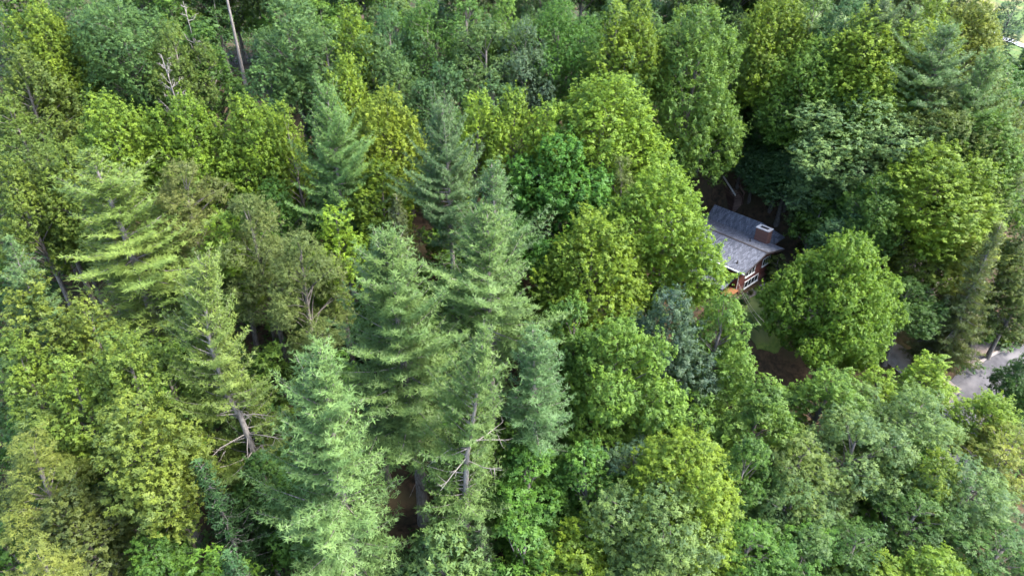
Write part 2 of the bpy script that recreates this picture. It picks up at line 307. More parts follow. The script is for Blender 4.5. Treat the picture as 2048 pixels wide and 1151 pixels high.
# chimney
ch = MB(); ch.box(7.75, 8.75, 1.9, 3.6, 2.0, 5.75); cho = ch.build('chimney', M_BRICK, house)
cp = MB(); cp.box(7.69, 8.81, 1.84, 3.66, 5.753, 5.87); cp.build('chimney_cap', M_CAP, cho)
fl = MB(); fl.box(8.02, 8.44, 2.2, 3.25, 5.873, 5.93); fl.build('flue_opening', M_FLUE, cho)
for g, h in ((6.2, 3.3), (1.1, 1.75), (2.6, 6.2)):
    v = MB(); z = zroof(g); v.tube([(g, h, z - 0.1), (g, h, z + 0.32), (g, h, z + 0.34)], [0.06, 0.06, 0.09], 8); v.tube([(g, h, z - 0.08), (g, h, z + 0.035)], [0.2, 0.13], 8); v.build('vent_pipe', M_FLUE, house)
# rear wing with hipped roof
g0, g1, gm, hh0, hh1, ze2, zr2 = 8.9, 14.1, 11.5, 2.5, 12.0, 2.5, 4.65
mb = MB(); mb.box(g0 + 0.1, g1 - 0.6, hh0 + 0.6, hh1 - 0.4, -2.5, ze2 - 0.06); mb.build('wing_wall', M_SIDING, house)
slab('wing_roof_slope', [(g0, hh0, ze2), (g1, hh0, ze2), (gm, hh0 + 2.2, zr2)], 0.14, M_SHINGLE, house)
slab('wing_roof_slope', [(g1, hh0 + 0.004, ze2), (g1, hh1, ze2), (gm, hh1, zr2), (gm, hh0 + 2.204, zr2)], 0.14, M_SHINGLE, house)
slab('wing_roof_slope', [(g0, hh1, ze2), (g0, hh0 + 0.004, ze2), (gm - 0.004, hh0 + 2.204, zr2), (gm - 0.004, hh1, zr2)], 0.14, M_SHINGLE, house)
# porch roof, deck and orange hatch on the near side
slab('porch_roof', [(-2.1, 1.3, 1.95), (0.72, 1.3, 2.4), (0.72, 8.0, 2.4), (-2.1, 8.0, 1.95)], 0.14, M_SHINGLE, house)
mb = MB(); mb.box(-0.9, 0.70, 1.9, 7.5, -1.5, 1.95); mb.build('porch_wall', M_SIDING, house)
mb = MB(); mb.box(-1.5, 0.55, 0.55, 1.75, 0.93, 1.0); mb.build('porch_platform', M_ORANGE, house)
for x, y in ((-1.42, 0.62), (0.45, 0.62), (-1.42, 1.65)):
    mb = MB(); mb.box(x - 0.06, x + 0.06, y - 0.06, y + 0.06, -1.5, 0.925); mb.build('porch_post', M_TIMBER, house)
mb = MB(); mb.box(-1.47, 0.52, 0.58, 1.72, -1.5, 0.55); mb.build('porch_skirt', M_TIMBER, house)
# service cables from the corner of the house
A0 = np.array([HC[0], HC[1], PAD + 2.2]) + np.r_[HG * 0.55 + HH * 1.0, 0]
for k in range(2):
    e = np.array([0, 0, CAM_Z]) + ray(1522 + 6 * k, 650 - 5 * k) * 66.0
    t = np.linspace(0, 1, 14)[:, None]; P = A0 * (1 - t) + e * t; P[:, 2] -= 1.0 * (4 * t * (1 - t))[:, 0] * 0.5; P[:, 2] += 0.1 * k
    mb = MB(); mb.tube(P, 0.013, 5); tag(mb.build('service_cable', M_CURB), ['lower', 'upper'][k] + ' pale overhead cable running from the porch corner over the lawn', 'cable', 'cables to the house')
# timber retaining steps on the bank behind the house
M_TREAD = wood_mat('lightened_timber', (0.16, 0.095, 0.07), (0.27, 0.175, 0.13), 0.15)  # timber colour lightened so the steps show up in the shade
dp = G(1452, 392); dk = link('timber_steps', None, None, (dp[0], dp[1], dp[2] + 0.3)); dk.rotation_euler = (0, 0, math.radians(-70))
tag(dk, 'dark timber landing with stair and pale handrail on the bank behind the house', 'steps')
mb = MB(); mb.box(-4.2, -1.7, -2.2, 1.6, -3.0, 1.5); mb.build('landing_wall', M_TIMBER, dk)
mb = MB(); mb.box(-4.3, -1.6, -2.3, 1.7, 1.503, 1.6); mb.build('landing_deck', M_TREAD, dk)
for i in range(10):
    mb = MB(); mb.box(-1.6 + 0.34 * i, -1.25 + 0.34 * i, 0.15, 1.45, -3.0, 1.35 - 0.16 * i); mb.build('step', M_TREAD, dk)
for y, m_ in ((0.03, M_CAP), (1.57, M_TREAD)):
    mb = MB(); mb.hexa([(-1.7, y - 0.09, 2.2), (1.9, y - 0.09, 0.6), (1.9, y + 0.09, 0.6), (-1.7, y + 0.09, 2.2)], [(-1.7, y - 0.09, 2.36), (1.9, y - 0.09, 0.76), (1.9, y + 0.09, 0.76), (-1.7, y + 0.09, 2.36)]); mb.build('handrail', m_, dk)
    mb = MB(); mb.hexa([(-1.7, y - 0.05, -2.0), (1.9, y - 0.05, -2.6), (1.9, y + 0.05, -2.6), (-1.7, y + 0.05, -2.0)], [(-1.7, y - 0.05, 1.6), (1.9, y - 0.05, 0.1), (1.9, y + 0.05, 0.1), (-1.7, y + 0.05, 1.6)]); mb.build('stair_side', M_TIMBER, dk)
    for x in (-1.6, 0.1, 1.8):
        mb = MB(); mb.box(x - 0.06, x + 0.06, y - 0.06, y + 0.06, -2.5, 2.2 - 0.444 * (x + 1.7)); mb.build('rail_post', M_TIMBER, dk)

# ------------------------------------------------------------------ foliage
UP = np.array([0, 0, 1.0])
def unit(v): return v / (np.linalg.norm(v, axis=-1, keepdims=True) + 1e-9)
def tufts(rg, P, A, k, L, W, tilt, fold=0.12, droop=0.12, tint=None, tj=0.18, spread=0.0):
    """k leaves round every axis A at P: (n*k,3,3) blades and a tint for each"""
    n = len(P); A = unit(A)
    ref = np.where(np.abs(A[:, 2:3]) > 0.9, np.array([[1.0, 0, 0]]), np.array([[0, 0, 1.0]]))
    X = unit(np.cross(A, ref)); Y = np.cross(A, X)
    ph = (np.arange(k) * 2 * math.pi / k)[None] + rg.uniform(0, 6.28, (n, 1)) + rg.normal(0, 0.35, (n, k))
    ti = rg.uniform(tilt[0], tilt[1], (n, k))
    R = np.cos(ph)[..., None] * X[:, None] + np.sin(ph)[..., None] * Y[:, None]
    D = unit(np.cos(ti)[..., None] * R + np.sin(ti)[..., None] * A[:, None] + rg.normal(0, 0.12, (n, k, 3)))
    Wv = unit(np.cross(D, A[:, None] + rg.normal(0, 0.3, (n, k, 3)))); Nn = np.cross(Wv, D)
    l = L * rg.uniform(0.55, 1.4, (n, k, 1)); w = W * rg.uniform(0.75, 1.2, (n, k, 1))
    B = P[:, None] + D * l * 0.06 + rg.normal(0, 1, (n, k, 3)) * spread
    V = np.stack([B + Wv * w * 0.52 + Nn * l * fold, B + D * l - Nn * l * droop, B - Wv * w * 0.52 + D * l * rg.uniform(0, 0.3, (n, k, 1))], 2).reshape(-1, 3, 3)
    t0 = (rg.uniform(0, 1, n) if tint is None else tint)
    T = (t0[:, None] + rg.normal(0, tj, (n, k))).reshape(-1)
    return V, (T, np.repeat(A + rg.normal(0, 0.2, A.shape), k, 0))
def sph(rg, n):
    return unit(rg.normal(0, 1, (n, 3)))
def poisson(rg, cand, rad, nmax):
    keep = []; K = np.empty((nmax, 4))
    for i in range(len(cand)):
        n = len(keep)
        if n and np.any(np.sum((K[:n, :3] - cand[i]) ** 2, 1) < (0.5 * (K[:n, 3] + rad[i])) ** 2): continue
        K[n, :3] = cand[i]; K[n, 3] = rad[i]; keep.append(i)
        if len(keep) >= nmax: break
    return np.array(keep)
def profile(form, t):
    t = np.atleast_1d(t); hi = np.maximum
    if form == 'poplar': return np.where(t < 0.32, ((t + 0.06) / 0.38) ** 0.55, np.clip(1 - (hi(t - 0.32, 0) / 0.70) ** 1.7, 0.02, 1) ** 0.85)
    if form == 'oak':    return np.where(t < 0.38, ((t + 0.05) / 0.43) ** 0.5, np.clip(1 - (hi(t - 0.38, 0) / 0.64) ** 2.2, 0.02, 1) ** 0.6)
    if form == 'spread': return np.where(t < 0.28, ((t + 0.10) / 0.38) ** 0.5, np.clip(1 - (hi(t - 0.28, 0) / 0.74) ** 1.35, 0.02, 1) ** 0.85)
    if form == 'maple':  return np.where(t < 0.30, ((t + 0.10) / 0.40) ** 0.5, np.clip(1 - (hi(t - 0.30, 0) / 0.72) ** 2.0, 0.02, 1) ** 0.65)
    if form == 'column': return np.where(t < 0.2, ((t + 0.05) / 0.25) ** 0.5, np.clip(1 - (hi(t - 0.2, 0) / 0.82) ** 2.6, 0.02, 1) ** 0.7)
    return np.where(t < 0.35, ((t + 0.08) / 0.43) ** 0.5, np.clip(1 - (hi(t - 0.35, 0) / 0.67) ** 2.0, 0.02, 1) ** 0.7)
def trunk_path(rg, H, bend=0.35, n=9):
    z = np.linspace(-1.2, H, n); f = np.clip(z / H, 0, 1); a, b = rg.uniform(0, 6.28, 2)
    return np.stack([bend * np.sin(f * 3.1 + a) * f, bend * np.sin(f * 3.7 + b) * f, z], 1)
STYLE = {  # clump radius, stretch along its axis, lobe height ratio, tuft spacing, leaves in a tuft, leaf length and width, tilt
    'poplar': dict(s=(0.32, 0.68), el=1.5, lv=1.45, sp=0.30, k=9, L=0.145, W=0.115, tilt=(-0.25, 0.75)),
    'oak':    dict(s=(0.36, 0.80), el=1.0, lv=1.05, sp=0.30, k=9, L=0.15, W=0.088, tilt=(-0.45, 0.55)),
    'maple':  dict(s=(0.36, 0.72), el=0.75, lv=0.85, sp=0.30, k=9, L=0.145, W=0.115, tilt=(-0.45, 0.45)),
    'spread': dict(s=(0.36, 0.75), el=0.65, lv=0.62, sp=0.29, k=9, L=0.15, W=0.115, tilt=(-0.45, 0.45)),
    'column': dict(s=(0.38, 0.65), el=1.2, lv=1.6, sp=0.29, k=7, L=0.15, W=0.10, tilt=(-0.4, 0.7)),
    'scrub':  dict(s=(0.35, 0.70), el=0.75, lv=0.75, sp=0.27, k=8, L=0.19, W=0.045, tilt=(0.1, 1.2)),
    'twiggy': dict(s=(0.35, 0.70), el=1.3, lv=1.4, sp=0.38, k=6, L=0.16, W=0.10, tilt=(-0.5, 0.6)),
    'shrub':  dict(s=(0.45, 0.80), el=0.8, lv=0.9, sp=0.38, k=6, L=0.22, W=0.15, tilt=(-0.4, 0.6)),
}
def broadleaf(seed, form, R, Hc, H, dens=1.0, nlimb=26):
    rg = np.random.default_rng(seed); st = STYLE[form]
    zb = H - Hc; TP = trunk_path(rg, H - 0.25 * Hc, 0.4)
    axis = lambda z: np.stack([np.interp(z, TP[:, 2], TP[:, 0]), np.interp(z, TP[:, 2], TP[:, 1])], -1)
    # lobes: the big limbs' own crowns
    nl = int(np.clip(7 + 3.2 * R * (Hc / 13.0), 11, 38)) + (74 if R > 6.5 else 0); LC = []; LR = []; asym = rg.uniform(0, 6.28)
    for i in range(nl):
        t = 0.06 + 0.80 * ((i + rg.uniform(0.1, 0.9)) / nl); pr = float(profile(form, t)[0]); az = i * 2.399 + rg.normal(0, 0.45)
        rl = R * rg.uniform(0.24, 0.43) * (0.55 + 0.45 * pr) * (1.0 if R < 6.5 else 0.60); lv = min(st['lv'], 0.36 * Hc / rl)
        rad = max(0.0, R * pr * rg.uniform(0.64, 1.22) * (1 + 0.16 * math.sin(az + asym)) - rl * 0.85); z = zb + t * Hc * 0.94 + rg.normal(0, 0.03 * Hc); a = axis(np.array([z]))[0]
        LC.append((a[0] + rad * math.cos(az), a[1] + rad * math.sin(az), z)); LR.append((rl, rl, rl * lv * rg.uniform(0.85, 1.15)))
    rl = R * 0.28; zt = H - rl * st['lv'] * 0.95; a = axis(np.array([zt]))[0]; LC.append((a[0], a[1], zt)); LR.append((rl, rl, rl * st['lv']))
    LC = np.array(LC); LR = np.array(LR)
    cand, cs, cd = [], [], []
    for i in range(len(LC)):
        m = int(420 * max(0.5, LR[i, 0]) ** 1.6); d = sph(rg, m); o = unit(np.r_[LC[i, :2] - axis(np.array([LC[i, 2]]))[0], 0.4 * R]); d = d[d @ o > -0.45]
        if form == 'poplar': q = d * LR[i] * (1 - 0.30 * np.clip(d[:, 2:3], 0, 1) * np.array([1, 1, -0.5])) * rg.uniform(0.78, 1.16, (len(d), 1))
        else: q = d * LR[i] * rg.uniform(0.78, 1.16, (len(d), 1))
        cand.append(LC[i] + q); cs.append(rg.uniform(st['s'][0], st['s'][1], len(d))); cd.append(d)
    C = np.vstack(cand); s = np.concatenate(cs); D = np.vstack(cd)
    ins = np.zeros(len(C), int)
    for i in range(len(LC)): ins += (np.sum(((C - LC[i]) / LR[i]) ** 2, 1) < 0.62)
    ok = (ins == 0) & (C[:, 2] < H); C, s, D = C[ok], s[ok], D[ok]; pm = rg.permutation(len(C)); C, s, D = C[pm], s[pm], D[pm]
    ki = poisson(rg, C, s * 1.38, 2600); C, s, D = C[ki], s[ki], D[ki]
    AX = unit(D * 0.7 + UP * 0.55 + rg.normal(0, 0.18, (len(C), 3)))
    Ps, As, Ts = [], [], []
    for i in range(len(C)):
        m = max(6, int(dens * 4 * math.pi * s[i] ** 2 * 0.60 / st['sp'] ** 2))
        d = sph(rg, m * 2); d = d[(d @ AX[i]) > -0.35][:m]
        q = d * s[i] * rg.uniform(0.55, 1.12, (len(d), 1)); al = q @ AX[i]
        q = q + AX[i] * (al * (st['el'] - 1.0))[:, None]
        if st['el'] > 1.1: q -= (q - AX[i] * (q @ AX[i])[:, None]) * (0.35 * np.clip(al / s[i], 0, 1))[:, None]
        Ps.append(C[i] + q); As.append(unit(d * 0.7 + UP * 0.65 + rg.normal(0, 0.25, d.shape))); Ts.append(np.clip(rg.normal(rg.uniform(0.25, 0.75), 0.18, len(d)), 0, 1))
        if rg.uniform() < 0.55:      # a leafy shoot that stands out of the clump
            m2 = rg.integers(3, 7); ln = rg.uniform(0.35, 1.0); dr = unit(AX[i] + UP * 0.35 + rg.normal(0, 0.3, 3)); st0 = C[i] + AX[i] * s[i] * 0.8 * st['el']
            Ps.append(st0 + dr * (np.linspace(0.1, ln, m2))[:, None] + rg.normal(0, 0.06, (m2, 3))); As.append(unit(np.repeat(dr[None] + UP * 0.4, m2, 0) + rg.normal(0, 0.3, (m2, 3)))); Ts.append(np.full(m2, np.clip(rg.normal(0.6, 0.2), 0, 1)))
    # loose inner leaves so that the crown is not hollow
    m = int(dens * (2.2 if R < 6.5 else 4.5) * R * R * Hc); li = rg.integers(0, len(LC), m)
    Ps.append(LC[li] + sph(rg, m) * LR[li] * rg.uniform(0.1, 0.8, (m, 1))); As.append(unit(sph(rg, m) + UP * 0.6)); Ts.append(rg.uniform(0.1, 0.8, m))
    P = np.vstack(Ps); A = np.vstack(As); T = np.concatenate(Ts)
    V, tn = tufts(rg, P, A, st['k'], st['L'], st['W'], st['tilt'], tint=T, spread=0.05, tj=0.12)
    # trunk with limbs
    mb = MB(); r0 = 0.05 + 0.011 * H + 0.012 * R
    f = np.clip(TP[:, 2] / H, 0, 1); mb.tube(TP, r0 * (1 - 0.9 * f) * (1 + 0.5 * np.exp(-f * 30)) + 0.02, 8)
    for c in np.vstack([LC, C[rg.permutation(len(C))[:nlimb]]]):
        rr = np.linalg.norm(c[:2] - axis(np.array([c[2]]))[0])
        z0 = max(zb * 0.85, c[2] - rr * rg.uniform(0.5, 1.0) - 0.5); z0 = min(z0, TP[-1, 2] - 0.1); a0 = axis(np.array([z0]))[0]; p0 = np.array([a0[0], a0[1], z0])
        mid = (p0 + c) / 2 + UP * 0.10 * rr + rg.normal(0, 0.15, 3); rd = (0.025 + 0.014 * np.linalg.norm(c - p0)) * (1.0 if R < 6.5 else 0.5)
        mb.tube([p0, mid, c, c + (c - mid) * 0.2], [rd, rd * 0.65, rd * 0.3, 0.008], 4)
    return V, tn, mb
def pine(seed, R, H, cb=0.38, form='pine', bend=None, bare=None, open_front=False, top=0.56):
    """white-pine shape; bend: sideways offsets of the trunk by height fraction; bare: height fractions that carry dead limbs only"""
    rg = np.random.default_rng(seed); TP = trunk_path(rg, H, 0.3, 14)
    if bend: TP[:, 0] += np.interp(TP[:, 2] / H, [q[0] for q in bend], [q[1] for q in bend])
    axis = lambda z: np.array([np.interp(z, TP[:, 2], TP[:, 0]), np.interp(z, TP[:, 2], TP[:, 1]), z])
    mb = MB(); f = np.clip(TP[:, 2] / H, 0, 1); r0 = 0.10 + 0.0085 * H + 0.012 * R
    mb.tube(TP, r0 * (1 - 0.95 * f) * (1 + 0.4 * np.exp(-f * 30)) + 0.012, 8)
    hem = form == 'hemlock'; deadl = []
    Ps, As, Ts = [], [], []
    z = H * cb; gs = rg.uniform(0, 6.28, 4)
    while z < H - 0.3:
        t = (z / H - cb) / (1 - cb)
        pr = (min(1.0, (t + 0.12) / 0.34) ** 0.6) * (max(0.0, 1 - t) ** (0.85 if hem else top)) * 1.15
        nb = rg.integers(5, 8) if not hem else rg.integers(5, 8)
        a0 = rg.uniform(0, 6.28); whorl = rg.uniform(0.62, 1.15)
        isbare = bare and bare[0] < z / H < bare[1]
        for b in range(nb):
            az = a0 + b * 6.283 / nb + rg.normal(0, 0.28)
            side = 1 + 0.18 * math.sin(az + gs[0] + 2.0 * t) + 0.16 * math.sin(2 * az + gs[1] + 9 * t) + 0.10 * math.sin(3 * az + gs[2] - 17 * t)
            Lb = max(0.35, R * pr * whorl * side * rg.uniform(0.60, 1.22))
            if rg.uniform() < 0.13: continue
            if open_front and t < 0.75 and math.sin(az) < -0.55 and rg.uniform() < 0.5: continue
            e0 = (math.radians(2 + 55 * t ** 1.4) + rg.normal(0, 0.12)) if not hem else math.radians(-8 + 30 * t) + rg.normal(0, 0.1)
            o = np.array([math.cos(az), math.sin(az), 0]); p0 = axis(z + rg.normal(0, 0.12))
            sag = (-0.10 if not hem else -0.22); upt = (0.24 if not hem else 0.02)
            if isbare and rg.uniform() < 0.55:
                Lb *= rg.uniform(0.5, 0.95); d = MB(); q1 = p0 + o * Lb * 0.5 + UP * rg.normal(-0.1, 0.15); q2 = p0 + o * Lb + UP * rg.normal(-0.2, 0.4) + rg.normal(0, 0.2, 3)
                d.tube([p0, q1, q2], [0.06, 0.04, 0.012], 5)
                for k in range(6):
                    s_ = rg.uniform(0.35, 1); q = p0 * (1 - s_) + q2 * s_; e = unit(o + rg.normal(0, 0.7, 3)) * rg.uniform(0.4, 1.1); d.tube([q, q + e * 0.5 + rg.normal(0, 0.06, 3), q + e], [0.024, 0.014, 0.005], 4)
                deadl.append(d); continue
            def bp(s): s = np.asarray(s, float)[..., None]; return p0 + o * (Lb * math.cos(e0) * s) + UP * (Lb * (math.sin(e0) * s + sag * s * (1 - s) * 2 + upt * s ** 2.5))
            mb.tube(bp(np.array([0, 0.35, 0.7, 1.0])), [0.02 + 0.011 * Lb, 0.014 + 0.007 * Lb, 0.012, 0.006], 4)
            ns = max(3, int(Lb / (0.19 if not hem else 0.17)))
            ss = np.linspace(0.15 if not hem else 0.12, 1.0, ns); Bp = bp(ss); tang = unit(np.gradient(Bp, axis=0))
            sid = np.cross(UP, o); tb = np.clip(rg.normal(0.5, 0.2), 0, 1)
            for j in range(ns):
                sg = 1 if j % 2 else -1
                ang = rg.uniform(0.55, 1.05); d2 = unit(tang[j] * math.cos(ang) + sid * sg * math.sin(ang) + UP * rg.normal(0.12 if not hem else -0.16, 0.10))
                l2 = (0.16 + 0.32 * Lb * (1.08 - ss[j]) * rg.uniform(0.6, 1.15)) if j < ns - 1 else 0.1
                l2 = min(l2, 1.3); m = max(1, int(l2 / (0.20 if not hem else 0.17)))
                q = Bp[j] + d2[None] * (np.linspace(0.12, l2, m))[:, None] + rg.normal(0, 0.05, (m, 3))
                Ps.append(q); As.append(unit(np.repeat(d2[None] * 0.8 + (UP * 0.62 if not hem else -UP * 0.1), m, 0) + rg.normal(0, 0.22, (m, 3)))); Ts.append(np.full(m, np.clip(rg.normal(tb, 0.15), 0, 1)))
        z += rg.uniform(0.44, 0.86) * (1.0 - 0.4 * t) * (0.75 if hem else 1.0)
    top_ = axis(H); Ps.append(top_ + rg.normal(0, 0.08, (6, 3))); As.append(np.repeat(UP[None], 6, 0) + rg.normal(0, 0.2, (6, 3))); Ts.append(np.full(6, 0.7))
    P = np.vstack(Ps); A = np.vstack(As); T = np.concatenate(Ts)
    if hem: V, tn = tufts(rg, P, A, 9, 0.24, 0.075, (0.1, 0.9), tint=T, spread=0.07, tj=0.1)
    else:   V, tn = tufts(rg, P, A, 11, 0.27, 0.056, (0.15, 1.2), fold=0.06, droop=0.0, tint=T, spread=0.05, tj=0.1)
    # bare stubs below the crown
    for i in range(22):
        z = H * (cb * rg.uniform(0.45, 1.05)); az = rg.uniform(0, 6.28); l = rg.uniform(0.4, 2.0); o = np.array([math.cos(az), math.sin(az), rg.uniform(-0.3, 0.25)]); p = axis(z)
        mb.tube([p, p + o * l * 0.5, p + o * l + rg.normal(0, 0.08, 3)], [0.035, 0.022, 0.006], 4)
    if bare is not None: return V, tn, mb, deadl
    return V, tn, mb
def dead(seed, H, spread, n=34):
    rg = np.random.default_rng(seed); TP = trunk_path(rg, H, 0.5); mb = MB(); f = np.clip(TP[:, 2] / H, 0, 1); mb.tube(TP, 0.24 * (1 - 0.93 * f) + 0.01, 7)
    br = []
    for i in range(n):
        z = H * rg.uniform(0.45, 0.98); p = np.array([np.interp(z, TP[:, 2], TP[:, 0]), np.interp(z, TP[:, 2], TP[:, 1]), z]); az = rg.uniform(0, 6.28); l = spread * rg.uniform(0.4, 1.0) * (1.25 - z / H)
        o = np.array([math.cos(az), math.sin(az), rg.uniform(0.3, 1.1)]); b = MB()
        p1 = p + o * l * 0.5 + rg.normal(0, 0.1, 3); p2 = p + o * l + UP * 0.3 * l + rg.normal(0, 0.15, 3)
        b.tube([p, p1, p2], [0.07, 0.045, 0.012], 5)
        for k in range(5):
            s_ = rg.uniform(0.3, 1); q = p * (1 - s_) + p2 * s_; d = unit(o + rg.normal(0, 0.8, 3)) * l * rg.uniform(0.2, 0.5); b.tube([q, q + d * 0.5 + rg.normal(0, 0.05, 3), q + d], [0.03, 0.02, 0.006], 4)
        br.append(b)
    return mb, br

# ------------------------------------------------------------------ prototypes: one crown mesh and one trunk mesh for each kind, size and variant
PROTO = {}
def proto(kind):
    """kind -> list of (R, H, crown mesh, trunk mesh)"""
    if kind in PROTO: return PROTO[kind]
    out = []; sd = {'T': 100, 'O': 200, 'M': 300, 'C': 400, 'V': 500, 'B': 600, 'U': 700, 'P': 800, 'Q': 900, 'H': 1000, 'X': 1117, 'L': 1200, 'N': 1300}[kind]
    def bl(form, sizes, nv, mat=None, bark=None, **kw):
        for R, Hc, H in sizes:
            for v in range(nv):
                V, t, mb = broadleaf(sd + len(out), form, R, Hc, H, **kw)
                out.append((R, H, leaf_mesh(kind + 'crown', V, t, mat or M_LEAF), mesh_from(kind + 'trunk', mb.v, mb.f, [bark or M_BARK], True)))
    def pn(sizes, nv, **kw):
        for R, H in sizes:
            for v in range(nv):
                V, t, mb = pine(sd + len(out), R, H, top=[0.60, 0.50, 0.68][v % 3], **kw)
                out.append((R, H, leaf_mesh(kind + 'crown', V, t, M_NEEDLE), mesh_from(kind + 'trunk', mb.v, mb.f, [M_PBARK], True)))
    if kind == 'T': bl('poplar', [(2.6, 11, 24), (3.7, 12.5, 24), (5.2, 14, 25)], 2, dens=0.88)
    if kind == 'O': bl('oak', [(3.0, 10.5, 22), (4.3, 12, 22), (6.2, 13.5, 22)], 2, dens=0.72)
    if kind == 'M': bl('maple', [(3.4, 11, 18), (5.4, 13, 19)], 2, dens=0.88)
    if kind == 'X': bl('spread', [(8.0, 13.6, 18.5)], 1, nlimb=20, dens=0.75)
    if kind == 'C': bl('column', [(2.6, 13, 18), (3.4, 14, 18), (4.6, 14.5, 18)], 1, dens=1.15)
    if kind == 'V': bl('scrub', [(2.6, 11, 24), (3.4, 13, 24)], 2, mat=M_NEEDLE, bark=M_BARK, dens=1.0, nlimb=26)
    if kind == 'B': bl('twiggy', [(3.4, 12, 18), (5.0, 14, 18)], 1, dens=0.9, nlimb=110, bark=M_DEAD)
    if kind == 'U': bl('shrub', [(2.4, 7, 11)], 5, nlimb=14)
    if kind == 'P': pn([(2.7, 29), (3.8, 29), (5.0, 29)], 3, cb=0.50)
    if kind == 'N': pn([(4.6, 28)], 1, cb=0.16)
    if kind == 'L': pn([(4.4, 30)], 2, cb=0.34)
    if kind == 'Q': pn([(4.0, 32)], 1, cb=0.62)
    if kind == 'H': pn([(2.6, 20), (3.6, 20)], 2, cb=0.12, form='hemlock')
    PROTO[kind] = out; return out
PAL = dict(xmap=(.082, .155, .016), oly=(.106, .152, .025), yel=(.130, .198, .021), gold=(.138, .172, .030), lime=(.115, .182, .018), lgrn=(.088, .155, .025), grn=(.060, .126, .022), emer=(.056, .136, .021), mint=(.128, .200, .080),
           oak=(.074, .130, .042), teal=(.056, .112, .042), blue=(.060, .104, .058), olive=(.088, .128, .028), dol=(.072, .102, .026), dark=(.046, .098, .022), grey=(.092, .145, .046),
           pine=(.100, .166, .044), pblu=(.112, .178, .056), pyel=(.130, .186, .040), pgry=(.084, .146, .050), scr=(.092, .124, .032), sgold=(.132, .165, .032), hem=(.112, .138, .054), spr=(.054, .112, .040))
NAME = dict(T='broadleaf_tree', O='broadleaf_tree', M='broadleaf_tree', X='broadleaf_tree', C='broadleaf_tree', B='broadleaf_tree', U='young_tree', P='pine_tree', Q='pine_tree', L='pine_tree', N='pine_tree', V='pine_tree', H='conifer_tree')
HDEF = dict(T=24, O=22, M=19, X=18.5, C=18, B=18, U=11, P=29, Q=32, L=30, N=28, V=24, H=20)
TREES = []       # (x, y, radius, label)
use_count = {}
def put_tree(kind, x, y, width, H, col, label, group, lean=0.0, zs=1.0, pick=None, tz=0.0):
    ps = proto(kind); R = width / 2; RNG = np.random.default_rng(int(abs(x) * 997 + abs(y) * 7919))
    best = sorted(ps, key=lambda p: abs(math.log(p[0] / max(R, .5))))
    cls = [p for p in ps if p[0] == best[0][0]]
    c = use_count.get((kind, best[0][0]), 0); use_count[(kind, best[0][0])] = c + 1
    p = cls[(c if pick is None else pick) % len(cls)]
    z = float(ground(x, y)); t = link(NAME[kind], None, None, (x, y, z)); rz = RNG.uniform(0, 6.28)
    t.rotation_euler = (0, 0, 0); tag(t, label, 'tree', group)
    sx = R / p[0]; sz = H / p[1]
    cr = link('crown', p[2], t); tr = link('trunk', p[3], t)
    c3 = np.array(PAL[col]) * (1 + RNG.normal(0, 0.05)) * (1 + RNG.normal(0, 0.03, 3))
    for o in (cr, tr):
        o.rotation_euler = (0, 0, rz); o.scale = (sx * RNG.uniform(0.99, 1.01), sx, sz)
    wf = max(0.6, sz) / max(sx, 1e-3)
    cr.color = (*[float(max(0, v)) for v in c3], 1)
    if lean: t.rotation_euler = (0, lean, 0)
    TREES.append((x, y, R, label, kind)); return t
def cat(kind, px, py, w, H, col, label, lean=0.0, group=None, **kw):
    H = H or HDEF[kind]; p, t = hit(px, py + w * {'P': 0.03, 'L': 0.03, 'N': 0.03, 'H': 0.05, 'V': 0.08, 'X': 0.07}.get(kind, 0.11) * min(1.0, max(0.0, (py - 130) / 450.0)), H); width = w * t / FPX * kw.pop('k', {'P': 1.42, 'L': 1.5, 'N': 1.7, 'X': 1.0, 'H': 1.15}.get(kind, 1.24))
    if lean: p = p.copy(); p[0] -= math.sin(lean) * H
    return put_tree(kind, float(p[0]), float(p[1]), width, H, col, label, group or GROUP[kind], lean, **kw)
GROUP = dict(T='yellow-green broadleaf trees of the wood', O='rounded broadleaf trees of the wood', M='green maples of the wood', X='green maples of the wood', C='narrow broadleaf trees', B='thin twiggy trees', U='young trees in the understory', P='tall soft-needled pines', Q='tall soft-needled pines', L='tall soft-needled pines', N='tall soft-needled pines', V='olive scrub pines', H='drooping conifers')
